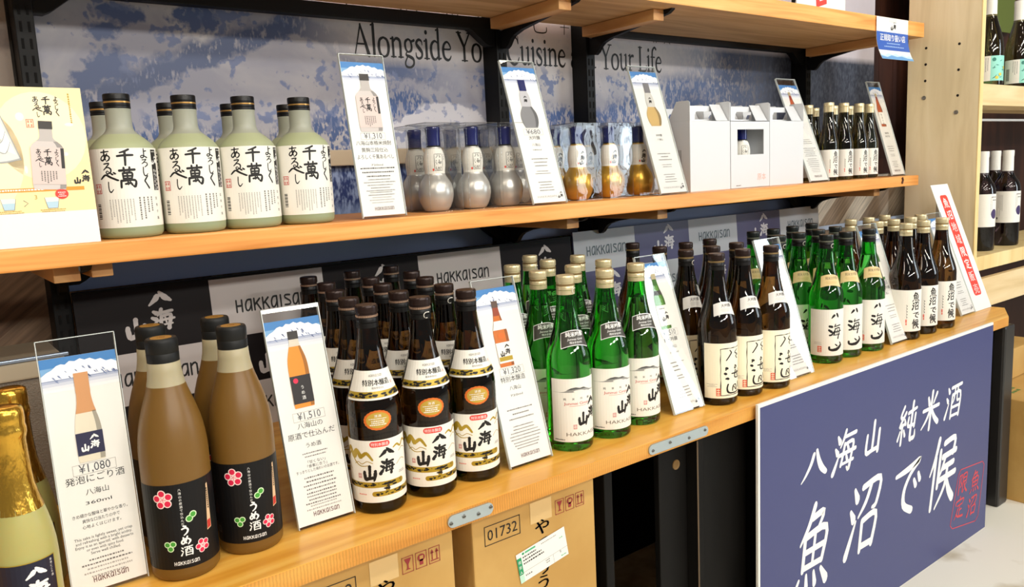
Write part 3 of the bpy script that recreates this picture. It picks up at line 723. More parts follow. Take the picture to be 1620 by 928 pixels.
# ------------------------------------------------------------------ cartons under the counter
CARD = M('brown_carton', (194, 152, 84), .6); speckle(CARD, (186, 144, 76), (200, 160, 92), 5, .4, .6)
CARD_D = M('dark_carton', (190, 148, 80), .6)
MAROON = M('maroon_ink', (150, 50, 50), .6); TAPE = M('parcel_tape', (214, 180, 122), .25); GREENINK = M('green_ink', (30, 150, 96), .5)
def carton(x0, x1, label, lab):
    t = thing('cardboard_box', label, 'box', ((x0 + x1) / 2, .20, -.555))
    W = (x1 - x0) / 2; H = .51; m = MB(); y = -.165
    m.bevbox(-W, W, y, .14, 0, H, CARD, .003)
    A = Art(); top = H
    A.rect(-W + .01, top - .03, W - .01, top - .008, TAPE, 1) if False else None
    A.frame(-W + .022, top - .047, -W + .092, top - .015, .0013, INK, 1)
    A.text('01732', -W + .057, top - .0395, .0245, INK, 1, width=.058)
    A.rect(-W + .113, top - .040, -W + .158, top - .004, TAPE, 1)
    for i in range(3):
        u = W - .088 + i * .0225; A.frame(u, top - .040, u + .019, top - .015, .001, MAROON, 1)
        uc = u + .0095; vb = top - .038
        if i == 0: A.poly([(uc - .006, vb + .02), (uc + .006, vb + .02), (uc + .0012, vb + .011), (uc + .0012, vb + .005), (uc + .005, vb + .003), (uc - .005, vb + .003), (uc - .0012, vb + .005), (uc - .0012, vb + .011)], MAROON, 2)
        elif i == 1: A.ell(uc, vb + .014, .0062, .0055, MAROON, 2); A.rect(uc - .003, vb + .003, uc + .003, vb + .011, MAROON, 2); A.rect(uc - .003, vb + .012, uc + .003, vb + .017, CARD, 3)
        else:
            for q in (-.004, .004): A.rect(uc + q - .0008, vb + .004, uc + q + .0008, vb + .016, MAROON, 2); A.poly([(uc + q - .003, vb + .014), (uc + q + .003, vb + .014), (uc + q, vb + .02)], MAROON, 2)
            A.rect(uc - .007, vb + .002, uc + .007, vb + .0035, MAROON, 2)
    # tall brush line down the middle
    for c, q, d in (('や', .050, .010), ('っ', .073, .014), ('ぱ', .096, .008), ('り', .120, .012), ('う', .146, .008), ('ま', .172, .004), ('い', .197, .010)):
        for e in (-.0008, 0, .0008): A.text(c, d + e, top - q - .011, .029, INK, 1, sx=1.15)
    A.emit(m, lambda u, v, L: (u, y - .0003 - .0003 * L, v)); m.obj('carton', t)
    if lab:
        m = MB(); B = Art(); B.rect(-.052, -.026, .052, .026, PAPER, 0); B.rect(-.052, -.012, -.043, .018, GREENINK, 1); B.rect(-.052, -.026, -.043, -.013, M('pale_green', (190, 226, 206), .5), 1)
        B.vtext('荷受人', -.0475, .016, .006, .009, WHITEINK, 2); B.ell(-.038, .022, .0024, .002, GREENINK, 1); B.rect(-.034, .0205, -.012, .0235, M('green_print', (80, 180, 130), .5), 1)
        B.lines(-.018, .0145, .044, .0026, 3, .0058, INK, 3, 1, 'L'); B.rect(-.043, -.010, .052, -.0096, GREYINK, 1); B.rect(.020, -.026, .0204, -.010, GREYINK, 1)
        B.lines(.02, .019, .04, .002, 1, .005, PALEINK, 5, 1, 'L'); B.lines(-.03, -.018, .02, .003, 1, .005, GREYINK, 7, 1, 'L'); B.text('9', .036, -.0155, .007, GREYINK, 1); B.lines(.008, -.014, .012, .002, 2, .004, GREYINK, 9, 1); B.lines(.042, .010, .012, .0022, 1, .004, M('green_print', (80, 180, 130)), 4, 1); B.lines(.042, -.022, .012, .0022, 1, .004, M('green_print', (80, 180, 130)), 6, 1)
        ra = math.radians(9)
        B.emit(m, lambda u, v, L: (.008 + u * math.cos(ra) - v * math.sin(ra), y - .0014 - .0002 * L, top - .098 + u * math.sin(ra) + v * math.cos(ra)))
        m.obj('shipping_label', t, label='white and green shipping label')
carton(.792, 1.046, 'brown carton printed 01732 with a white shipping label, below the counter', True)
carton(.505, .757, 'brown carton without shipping label, left of the labelled one', False)
GC = M('green_carton_ink', (70, 130, 70), .6)
for z, dy, lab in ((-.59, 0, 'brown carton on the floor at the far right, under the wine shelves'), (-.27, .14, 'brown carton with red print stacked on the far right floor carton')):
    m = MB(); h = .318 if z < -.5 else .10; m.bevbox(2.76, 3.2, -.035 + dy, .40, z, z + h, CARD, .003)
    A = Art(); A.lines(2.86, .06 + dy, .10, .012, 2, .02, GC if z < -.5 else MAROON, 5, 1)
    A.emit(m, lambda u, v, L: (u, v, z + h + .0004)); tag(m.obj('cardboard_box'), lab, 'box')

# ------------------------------------------------------------------ blue sign board
t = thing('sign_board', 'large dark blue board with white brush lettering and a red stamp, on the floor', 'sign', (1.978, -.009, -.59))
m = MB(); X0 = 1.978; m.bevbox(1.441 - X0, 2.515 - X0, -.006, .0, 0, .5965, M('foam_board_white', (236, 234, 226), .6), .0008)
BLUE = M('sign_blue', (62, 68, 116), .38); SR = M('sign_red', (206, 66, 74), .5)
A = Art(); A.rect(1.447, -.5895, 2.5146, -.0005, BLUE, 0)
for ch, cx, cz, w_, h_ in (('八', 1.640, -.169, .098, .088), ('海', 1.759, -.168, .092, .10), ('山', 1.880, -.167, .078, .092), ('純', 2.040, -.171, .090, .10), ('米', 2.161, -.164, .092, .10), ('酒', 2.285, -.166, .084, .096)):
    A.glyph(ch, cx, cz, w_, h_, WHITEINK, 1, 1.0, .2)
for ch, cx, cz, w_, h_ in (('魚', 1.640, -.350, .136, .186), ('沼', 1.845, -.343, .140, .182), ('で', 2.046, -.334, .142, .146), ('候', 2.238, -.345, .150, .184)):
    A.glyph(ch, cx, cz, w_, h_, WHITEINK, 1, .92, .2)
for ch, cx, cz in (('限', 2.361, -.413), ('魚', 2.437, -.428), ('定', 2.343, -.478), ('沼', 2.421, -.495)): A.glyph(ch, cx, cz, .056, .058, SR, 1, .85, .2)
fr = [(2.345, -.352), (2.486, -.388), (2.494, -.398), (2.466, -.545), (2.456, -.553), (2.296, -.515), (2.288, -.505), (2.334, -.36), (2.345, -.352)]
fr = [(2.345, -.372), (2.480, -.384), (2.492, -.396), (2.464, -.540), (2.448, -.550), (2.306, -.528), (2.292, -.515), (2.332, -.384), (2.345, -.372)]
for p, q in zip(fr, fr[1:]): A.stroke([(p[0], p[1], .0026), (q[0], q[1], .0026)], SR, 1)
A.emit(m, lambda u, v, L: (u - X0, -.0062 - .0003 * L, v + .59)); m.obj('panel', t)

# ------------------------------------------------------------------ bottles
BODY720 = [(0, .0022), (.030, .0), (.0362, .0008), (.0386, .004), (.0391, .008), (.0391, .150), (.0387, .158), (.0374, .166), (.0352, .174), (.0322, .183), (.0288, .193), (.0254, .204), (.0222, .217), (.0196, .230), (.0176, .244), (.0161, .258), (.0152, .270), (.0149, .292), (0, .293)]
def rad(prof, z):
    for a, b in zip(prof, prof[1:]):
        if a[1] <= z <= b[1] and b[1] > a[1] and a[0] > 0 and b[0] > 0: return a[0] + (b[0] - a[0]) * (z - a[1]) / (b[1] - a[1])
    return prof[len(prof) // 2][0]
def rad720(z): return rad(BODY720, z)
def glass720(mat, fill=.232):
    m = MB(); m.lathe(BODY720, mat, 48)
    # air space above the drink
    air = [(0, fill)] + [(rad720(z) - .0022, z) for z in (fill, fill + .01, fill + .02, .258, .270, .286)] + [(0, .2865)]
    m.lathe(air, mat, 32, flip=True)
    return m.mesh('glass_body', 40)
def screwcap(top, bead, sleeve, z0=.2675):
    m = MB()
    m.lathe([(.0150, z0), (.0157, z0), (.0157, z0 + .0065), (.0149, z0 + .0072), (.0157, z0 + .008), (.0157, z0 + .0135), (.0153, z0 + .0142), (.0160, z0 + .0150)], sleeve, 40)
    m.lathe([(.0160, z0 + .0150), (.0161, z0 + .0178), (.0151, z0 + .0182)], bead, 64, knurl=(z0 + .014, z0 + .018, -.03))
    m.lathe([(.0151, z0 + .0182), (.0151, z0 + .0205), (.0162, z0 + .0212), (.0162, z0 + .0285), (.0160, z0 + .0306), (.0150, z0 + .0322), (0, z0 + .0325)], top, 40)
    return m.mesh('screw_cap', 35)
def curved(art, R, ref=None, name='label', strip=None, eps=None):
    m = MB(); art.emit(m, on_cyl(R, ref), strip or .005); return m.mesh(name, 60)
def curved_slope(art, ref, name='label', prof=rad720, eps=.00028):
    m = MB()
    def f(u, v, L):
        r = prof(v) + .0004 + L * eps; a_ = u / ref
        return (r * math.sin(a_), -r * math.cos(a_), v)
    art.emit(m, f, .005); return m.mesh(name, 60)
def strips(A, u0, u1, v0, v1, mat, layer=0, n=8, shape=None):
    for i in range(n):
        a_, b_ = v0 + (v1 - v0) * i / n, v0 + (v1 - v0) * (i + 1) / n
        if shape: k0, k1 = shape((i) / n), shape((i + 1) / n)
        else: k0 = k1 = 1
        p = [(u0 * k0, a_), (u1 * k0, a_), (u1 * k1, b_), (u0 * k1, b_)]
        A.tri([(p[0], p[1], p[2]), (p[0], p[2], p[3])], mat, layer)
def camo(A, u0, u1, v0, v1, mat, seed, layer=2, n=26):
    r = random.Random(seed); H = v1 - v0
    for i in range(n):
        u = r.uniform(u0 + H * .3, u1 - H * .3); v = r.uniform(v0 + H * .2, v1 - H * .2); a_ = r.uniform(.1, .28) * H
        A.ell(u, v, a_ * r.uniform(.8, 2), a_ * .7, mat, layer + .02 * i, 7)
def hook():
    """little anti-theft hook on the neck"""
    m = MB(); R = .0166
    pts = []
    for i in range(9):
        t_ = i / 8; ang = math.radians(-12 + 40 * (0 if t_ < .35 else 0)); 
        a_ = math.radians(-100 + 190 * t_) if 0 else 0
    P = [(.55, .003), (.35, .0035), (.15, .0032), (.0, .001), (-.04, -.0015), (.02, -.004), (.15, -.005), (.3, -.005)]
    m.tube([(R * math.sin(q), -R * math.cos(q), z) for q, z in P], .0007, M('hook_white', (226, 222, 212), .35), 6)
    return m.mesh('tag_hook', 60)
HOOK = hook()

# brown bottle with the gold banded labels
def tok_parts():
    A = Art(); A.rect(-.068, .0184, .068, .1106, LABELW, 0)
    for p in ('-60 88 6 -50 99 5 -44 90 5 -36 97 4 -28 88 5 -20 92 5 -12 82 3', '-60 80 3 -48 92 3 -40 80 2 -30 73 1.4 -18 74 1', '-48 96 5 -42 86 7 -36 93 5', '-34 96 4 -30 86 6 -25 91 3', '-64 76 2 -56 70 1 -50 66 1', '-40 76 1 -34 79 1 -28 76 1 -20 80 1 -12 77 1', '20 96 2 27 99 3 34 95 3 42 102 3 52 96 2', '30 88 1 38 92 1 46 89 1', '24 70 .8 34 76 .8 44 72 .8'):
        for st in parse(p): A.stroke([(x / 1000, y / 1000, z / 1000) for x, y, z in st], GOLDINK, 1)
    A.rrect(-.0145, .1005, .0145, .1088, .004, VERM, 1); A.text('特別本醸造', 0, .1024, .0056, WHITEINK, 2, width=.025)
    A.glyph('八b', .0085, .0895, .024, .018, INK, 2, rough=.18); A.glyph('海b', .0085, .0705, .0225, .022, INK, 2, rough=.18); A.glyph('山b', -.0165, .0630, .0215, .023, INK, 2, rough=.18)
    seal(A, -.0325, .0585, .0055, REDINK, 2)
    A.lines(.034, .058, .018, .0014, 2, .0022, PALEINK, 3, 2)
    A.rect(-.06, .0405, .031, .0490, GOLDINK, 1); A.ell(.031, .04475, .00425, .00425, GOLDINK, 1, 12); camo(A, -.06, .031, .0405, .049, INK, 1, n=46)
    A.rect(-.012, .0275, .066, .0350, GOLDINK, 1); A.ell(-.012, .03125, .00375, .00375, GOLDINK, 1, 12); camo(A, -.012, .066, .0275, .035, INK, 2, n=40)
    A.rect(.004, .034, .010, .042, GOLDINK, 1); camo(A, .001, .013, .0335, .0425, INK, 6, n=5)
    A.lines(-.03, .0300, .02, .0018, 1, .002, PINKINK, 8, 2)
    lab = curved(A, .0391)
    B = Art(); ref = .031
    strips(B, -.041, .041, .1683, .2085, LABELW, 0, 10)
    strips(B, -.041, .041, .1712, .1800, GOLDINK, 1, 4); camo(B, -.040, .040, .1712, .18, INK, 4, n=44)
    B.word(.003, .2000, .0032, GREYINK, 1, bold=.8); [B.text('特別本醸造', .003 + d_, .1885, .0092, INK, 1 + d_ * 100, width=.042) for d_ in (-.00025, .00025)]; B.text('精米歩合55%', .004, .1832, .0035, GREYINK, 1, width=.017)
    seal(B, .0285, .189, .0028, VERM, 1)
    neck = curved_slope(B, ref, 'neck_label')
    C = Art(); C.ell(0, .1396, .0198, .0142, M('orange_seal', (214, 108, 34), .45), 0, 40, .04); C.ell(0, .1396, .0168, .0115, OCHRE, 1, 28); C.text('清酒', 0, .1442, .0045, WHITEINK, 2, width=.010)
    C.lines(0, .1412, .026, .0012, 1, .002, WHITEINK, 2, 2); C.lines(0, .1378, .029, .0017, 3, .0028, WHITEINK, 4, 2)
    st = curved(C, .0390, name='sticker')
    return [('glass_body', glass720(BROWN_GLASS, .238), None), ('screw_cap', screwcap(COPPER, SILVERBEAD, BLACKCAP), None), ('label', lab, None), ('neck_label', neck, None), ('sticker', st, 'scalloped orange sticker')]
# green bottle with grey neck tags
def gin_parts():
    A = Art(); A.rect(-.058, .018, .058, .1283, LABELW, 0)
    MT = M('mist_grey', (150, 150, 146), .5); MT2 = M('mist_dark', (84, 84, 82), .5)
    A.poly([(-.044, .1048), (-.034, .1062), (-.028, .1085), (-.022, .1115), (-.014, .1128), (-.006, .1112), (.000, .1122), (.008, .1098), (.016, .1068), (.024, .1055), (.030, .1046)], MT, 1)
    A.poly([(-.030, .1085), (-.022, .1122), (-.014, .1134), (-.006, .1117), (.001, .1127), (.007, .1102), (-.002, .1098), (-.010, .1100), (-.018, .1096)], MT2, 2)
    A.ell(-.008, .1062, .010, .0022, LABELW, 3, 14); A.ell(-.001, .1052, .012, .0014, LABELW, 3, 14); A.stroke([(-.054, .1052, .0003), (.04, .1048, .0003)], MT, 1)
    for i, c in enumerate('純米吟醸'): A.text(c, -.033 + i * .0145, .0915, .0048, INK, 1)
    A.text('Junmai Ginjo', -.0115, .0832, .0068, REDINK, 1, width=.046); A.lines(-.010, .0805, .046, .0009, 1, .002, PINKINK, 3)
    A.glyph('八b', .0185, .084, .020, .019, INK, 2, rough=.15); A.glyph('海b', .0195, .066, .020, .020, INK, 2, rough=.15); A.glyph('山b', -.001, .0575, .021, .023, INK, 2, rough=.15)
    seal(A, -.0165, .0445, .0062, REDINK, 1)
    A.text('HAKKAISAN', .006, .0285, .0088, M('warm_grey_ink', (110, 100, 88), .5), 1, width=.076)
    A.lines(-.044, .0212, .022, .0018, 1, .002, INK, 5)
    B = Art(); ref = .034; D = M('charcoal_tag', (66, 62, 56), .45)
    def slab(B, uc, us, v0, v1, rimm, fill, sk=.10):
        for mt, d, L in ((rimm, 0, 0), (fill, .0012, 1)):
            n = 10
            for i in range(n):
                ua, ub = -us + d + (2 * us - 2 * d) * i / n, -us + d + (2 * us - 2 * d) * (i + 1) / n
                def top(u): return v1 - d - 1.6 * u * u / us * .12 + sk * u
                def bot(u): return v0 + d - 1.6 * u * u / us * .12 + sk * u
                for j in range(4):
                    q = [(uc + ua * (.90 + .10 * j / 4), bot(ua) + (top(ua) - bot(ua)) * j / 4), (uc + ub * (.90 + .10 * j / 4), bot(ub) + (top(ub) - bot(ub)) * j / 4), (uc + ub * (.90 + .10 * (j + 1) / 4), bot(ub) + (top(ub) - bot(ub)) * (j + 1) / 4), (uc + ua * (.90 + .10 * (j + 1) / 4), bot(ua) + (top(ua) - bot(ua)) * (j + 1) / 4)]
                    B.tri([(q[0], q[1], q[2]), (q[0], q[2], q[3])], mt, L)
    gin_parts.slab = slab
    slab(B, -.0055, .0310, .1835, .2090, WHITEINK, D, -.02)
    [B.text('純米吟醸', -.0045 + d_, .1985, .0088, WHITEINK, 2 + d_ * 100, width=.042) for d_ in (-.00025, .00025)]; B.text('Junmai Ginjo', -.0045, .1922, .0048, WHITEINK, 2, width=.034, shear=.2); B.text('精米歩合50%', -.0045, .1868, .0042, WHITEINK, 2, width=.026)
    return [('glass_body', glass720(GREEN_GLASS, .238), None), ('screw_cap', screwcap(CHAMP, CHAMP_B, CHAMP), None), ('label', curved(A, .0391), None), ('neck_label', curved_slope(B, ref, 'neck_label'), 'charcoal neck label')]
# brown bottle with framed cream label
def dai_parts():
    A = Art(); A.rect(-.058, .0157, .058, .1262, CREAM, 0)
    r = random.Random(4)
    def scratch(p, q):
        n = 9
        A.stroke([(p[0] + (q[0] - p[0]) * i / n + r.uniform(-.0003, .0003), p[1] + (q[1] - p[1]) * i / n + r.uniform(-.0003, .0003), r.uniform(.0009, .0021)) for i in range(n + 1)], INK, 1, 2)
    c = [(-.025, .0215), (.035, .0215), (.036, .1165), (-.025, .115)]
    for p, q in zip(c, c[1:] + c[:1]): scratch(p, q)
    A.glyph('八d', .005, .0965, .044, .030, INK, 1, 1.0); A.glyph('海d', .006, .0635, .048, .034, INK, 1, 1.0); A.glyph('山d', .007, .0355, .040, .024, INK, 1, 1.2)
    for v in (.073, .064, .055): A.ell(-.0145, v, .0016, .0019, INK, 1, 8)
    SL = M('salmon_seal', (222, 108, 82), .5); A.rect(-.034, .0205, -.0255, .036, SL, 2)
    for i in range(3): A.rect(-.0328, .0225 + i * .0045, -.0268, .0238 + i * .0045, CREAM, 3)
    A.rect(-.0302, .0215, -.0294, .035, CREAM, 3)
    A.lines(-.042, .044, .022, .0011, 3, .0026, PALEINK, 2, 1)
    B = Art(); TG = M('pearl_tag', (222, 220, 214), .35)
    gin_parts.slab(B, -.0075, .0285, .1835, .2065, TG, TG, -.02)
    [B.text('大吟醸', -.0035 + d_, .1965, .0074, GREYINK, 2 + d_ * 100, width=.028) for d_ in (-.0002, .0002)]; B.lines(-.0055, .1925, .038, .0007, 3, .0022, PALEINK, 4, 2)
    return [('glass_body', glass720(BROWN_GLASS, .236), None), ('screw_cap', screwcap(COPPER, CHAMP_B, BLACKCAP), None), ('label', curved(A, .0391), None), ('neck_label', curved_slope(B, .034, 'neck_label'), 'pearl grey neck label')]
# green bottle with bold splashed label
def jdg_parts():
    A = Art(); A.rect(-.060, .0198, .060, .1287, LABELW, 0)
    A.glyph('八c', -.001, .108, .030, .030, INK, 1, .95, rough=.1); A.glyph('海c', .000, .078, .032, .034, INK, 1, .85, rough=.1); A.glyph('山c', .001, .045, .034, .030, INK, 1, .85, rough=.1)
    SL = M('stamp_orange', (224, 96, 66), .5); A.rect(-.040, .028, -.0305, .0425, SL, 1)
    for i in range(3): A.rect(-.0388, .030 + i * .0042, -.0318, .0312 + i * .0042, LABELW, 2)
    A.rect(-.0356, .029, -.0348, .0415, LABELW, 2)
    A.lines(-.040, .051, .026, .0009, 3, .0024, PALEINK, 4, 1)
    B = Art(); TG = M('sand_tag', (222, 196, 138), .45)
    gin_parts.slab(B, -.0060, .0285, .1840, .2090, TG, TG, -.02)
    B.text('純米大吟醸', -.0030, .1975, .0080, M('sand_ink', (110, 94, 62), .5), 2, width=.036); B.lines(-.0045, .1925, .036, .0007, 3, .0022, OCHRE, 5, 2)
    return [('glass_body', glass720(DGREEN_GLASS, .236), None), ('screw_cap', screwcap(GREENCAP, GREENBEAD, BLACKCAP), None), ('label', curved(A, .0391), None), ('neck_label', curved_slope(B, .034, 'neck_label'), 'sand coloured neck label')]
# brown bottle with vertical script on plain white label
def uon_art(A, v0, v1, uc):
    H = v1 - v0
    for i, c in enumerate('魚沼で候'): A.glyph(c, uc + (0, -.001, .001, 0)[i] * H / .11, v1 - H * (.16 + .225 * i), H * .20, H * (.22, .21, .15, .23)[i], INK, 1, 1.25)
    for i in range(5): A.stroke([(uc - H * .24, v1 - H * (.36 + .07 * i), .0006), (uc - H * .215, v1 - H * (.385 + .07 * i), .0013), (uc - H * .235, v1 - H * (.41 + .07 * i), .0006)], INK, 1)
    A.rect(uc - H * .255, v1 - H * .80, uc - H * .22, v1 - H * .72, PINKINK, 1); A.rect(uc - H * .25, v1 - H * .86, uc - H * .22, v1 - H * .81, PINKINK, 1)
def uon_parts():
    A = Art(); A.rect(-.060, .0230, .060, .1305, LABELW, 0); uon_art(A, .025, .130, .017); A.lines(-.03, .0262, .03, .001, 1, .002, PALEINK, 4, 1)
    return [('glass_body', glass720(BROWN_GLASS, .240), None), ('screw_cap', screwcap(CHAMP, CHAMP_B, CHAMP), None), ('label', curved(A, .0391), None)]
# frosted plum wine
FROST_LIQ = M('frosted_plum', (116, 84, 34), .38, coat=0.0); FROST_NECK = M('frosted_neck', (168, 158, 128), .4)
for mm in (FROST_LIQ, FROST_NECK): mm.node_tree.nodes['Principled BSDF'].inputs['Subsurface Weight'].default_value = .35; mm.node_tree.nodes['Principled BSDF'].inputs['Subsurface Radius'].default_value = (.02, .012, .005)
BODYU = [(0, .002), (.030, 0), (.0375, .001), (.0402, .005), (.0406, .010), (.0406, .150), (.0402, .162), (.0392, .174), (.0374, .187), (.0348, .199), (.0314, .211), (.0278, .222), (.0246, .232), (.0224, .240), (.0206, .2485), (.0196, .257), (.0190, .268), (.0170, .27)]
def ume_parts():
    m = MB(); m.lathe([(r, z, FROST_NECK if z >= .2385 else FROST_LIQ) for r, z in BODYU], FROST_LIQ, 56); body = m.mesh('frosted_body', 50)
    RC = M('rubber_black', (20, 21, 21), .5, spec=.35); GC_ = M('gold_disc', (206, 158, 74), .3, .6)
    m = MB(); m.lathe([(.0170, .2655), (.0180, .2655), (.0186, .2680), (.0188, .2790), (.0184, .2796), (.0188, .2802), (.0190, .2930), (.0184, .2960), (.0172, .2975), (.0125, .2977)], RC, 48); m.lathe([(.0125, .2977), (.0122, .2980), (0, .2980)], GC_, 40)
    A = Art(); A.text('海', 0, -.004, .011, M('gold_deep', (150, 104, 40), .4), 0)
    A.emit(m, lambda u, v, L: (u, v, .2981)); cap = m.mesh('stopper_cap', 35)
    BK = M('label_black', (17, 17, 19), .45, spec=.3); A = Art(); A.rect(-.068, .0174, .068, .1246, BK, 0)
    PK = M('plum_crimson', (222, 34, 76), .5); PW = M('plum_pale', (252, 224, 220), .5); GR = M('leaf_green', (70, 158, 56), .5); GW = M('leaf_pale', (216, 240, 196), .5)
    def flower(u, v, R_, rot=0):
        for i in range(5):
            a_ = math.radians(90 + 72 * i + rot); A.ell(u + .58 * R_ * math.cos(a_), v + .58 * R_ * math.sin(a_), .40 * R_, .40 * R_, PW, 1, 16)
        A.ell(u, v, .3 * R_, .3 * R_, PW, 1)
        for i in range(5):
            a_ = math.radians(90 + 72 * i + rot); A.ell(u + .60 * R_ * math.cos(a_), v + .60 * R_ * math.sin(a_), .29 * R_, .29 * R_, PK, 2, 14)
            A.stroke([(u, v, .0004), (u + .3 * R_ * math.cos(a_ + .6), v + .3 * R_ * math.sin(a_ + .6), .0006)], PK, 2, 1)
    flower(-.0190, .1070, .0125, 8); flower(.0212, .0405, .0095, 20)
    for u, v in ((.0085, .0790), (.0132, .0835)): A.ell(u, v, .0044, .0044, GW, 1, 16); A.ell(u, v, .0032, .0032, GR, 2, 14)
    for u, v in ((-.0195, .0495), (-.0128, .0500), (-.0162, .0440)): A.ell(u, v, .0039, .0039, GW, 1, 16); A.ell(u, v, .0028, .0028, GR, 2, 14)
    A.vtext('八海山の原酒で仕込んだ', .0005, .1195, .0036, .0043, WHITEINK, 1)
    A.glyph('う', .002, .0655, .0115, .0125, WHITEINK, 1, 1.2); A.glyph('め', .002, .0530, .0125, .0115, WHITEINK, 1, 1.2); A.glyph('酒', .0020, .0395, .0135, .0130, WHITEINK, 1, 1.1)
    A.word(.001, .0225, .0042, WHITEINK, 1)
    TN = M('tan_strip', (222, 188, 148), .5)
    A.poly([(.0300, .0560), (.0372, .0580), (.0376, .1150), (.0350, .1140)], TN, 1); A.poly([(.0305, .0575), (.0365, .0590), (.0366, .0690), (.0312, .0680)], REDINK, 2); A.cols(.0352, .109, .038, .002, 1, .003, INK, 3, 2)
    A.frame(-.056, .030, -.048, .038, .0006, GREYINK, 1)
    return [('frosted_body', body, None), ('stopper_cap', cap, 'black stopper with gold disc'), ('label', curved(A, .0406), None)]
# frosted shochu
BODYS = [(0, .001), (.036, 0), (.0420, .002), (.0448, .006), (.0455, .012), (.0455, .126), (.0450, .1305), (.0430, .1355), (.0385, .1415), (.0320, .1475), (.0250, .1530), (.0205, .1575), (.0184, .1625), (.0178, .168), (.0176, .188), (.0182, .1895), (.0176, .191), (.0150, .193), (0, .193)]
SHO_L = M('frosted_pale_green', (168, 174, 138), .42); SHO_N = M('frosted_grey_neck', (158, 160, 146), .42); SHO_F = M('frosted_foot', (150, 160, 126), .42)
for mm in (SHO_L, SHO_N, SHO_F): mm.node_tree.nodes['Principled BSDF'].inputs['Subsurface Weight'].default_value = .4; mm.node_tree.nodes['Principled BSDF'].inputs['Subsurface Radius'].default_value = (.02, .02, .012)
def senman(A, k, u0, v0, mat=INK, bold=1.0, layer=1):
    """the three brush columns; k scales metres, (u0, v0) is the centre of the tall middle character"""
    for ch, u, v, w_, h in (('千', 0, .022, .021, .022), ('萬', .0005, -.0045, .022, .026), ('よ', .0245, .026, .0125, .0135), ('ろ', .0250, .0135, .0120, .0115), ('し', .0240, .0020, .0110, .0130), ('く', .0250, -.0115, .0120, .0170), ('あ', -.0245, .0245, .0150, .0150), ('る', -.0235, .0080, .0140, .0150), ('べ', -.0225, -.0040, .0230, .0140), ('し', -.0220, -.0170, .0100, .0150)):
        A.glyph(ch, u0 + u * k, v0 + v * k, w_ * k, h * k, mat, layer, bold * 1.3)
def sho_parts():
    m = MB(); m.lathe([(r, z, SHO_N if z >= .150 else (SHO_F if z < .0165 else SHO_L)) for r, z in BODYS], SHO_L, 56); body = m.mesh('frosted_body', 40)
    m = MB(); GB = M('gold_print', (196, 150, 84), .3, .7)
    m.lathe([(.0176, .1905), (.0184, .1912), (.0184, .1945), (.0178, .1950), (.0184, .1956), (.0184, .1990)], BLACKCAP, 44); m.lathe([(.0184, .1990), (.0185, .2012)], GB, 44); m.lathe([(.0185, .2012), (.0185, .2030), (.0178, .2036), (.0185, .2042)], BLACKCAP, 44); m.lathe([(.0185, .2042), (.0185, .2105), (.0178, .2122), (0, .2125)], BLACKCAP, 60, knurl=(.2043, .2106, -.02))
    cap = m.mesh('screw_cap', 35)
    A = Art(); A.rect(-.072, .0166, .072, .1315, LABELW, 0)
    senman(A, 1.10, .0005, .0945)
    A.rect(.0415, .0690, .0545, .1290, M('label_black', (26, 26, 28), .4), 1); mark(A, .048, .113, .013, WHITEINK, 2); A.vtext('本格米焼酎', .0505, .101, .0046, .0062, WHITEINK, 2); A.vtext('黄麹三段仕込', .0455, .101, .0046, .0053, WHITEINK, 2); A.lines(.048, .1255, .010, .0012, 1, .002, WHITEINK, 2, 2)
    seal(A, -.0440, .0740, .0115, REDINK, 1)
    A.vtext('宜有千萬', .0435, .0640, .0048, .0098, INK, 1); A.cols(.0330, .0600, .034, .0024, 4, .0062, GREYINK, 3); A.cols(.0055, .0580, .036, .0017, 9, .0040, PALEINK, 5)
    for i in range(9): A.rect(-.0505, .030 + i * .0026, -.0435, .0312 + i * .0026 + (.0006 if i % 2 else 0), INK, 1)
    return [('frosted_body', body, None), ('screw_cap', cap, None), ('label', curved(A, .0455), None)]
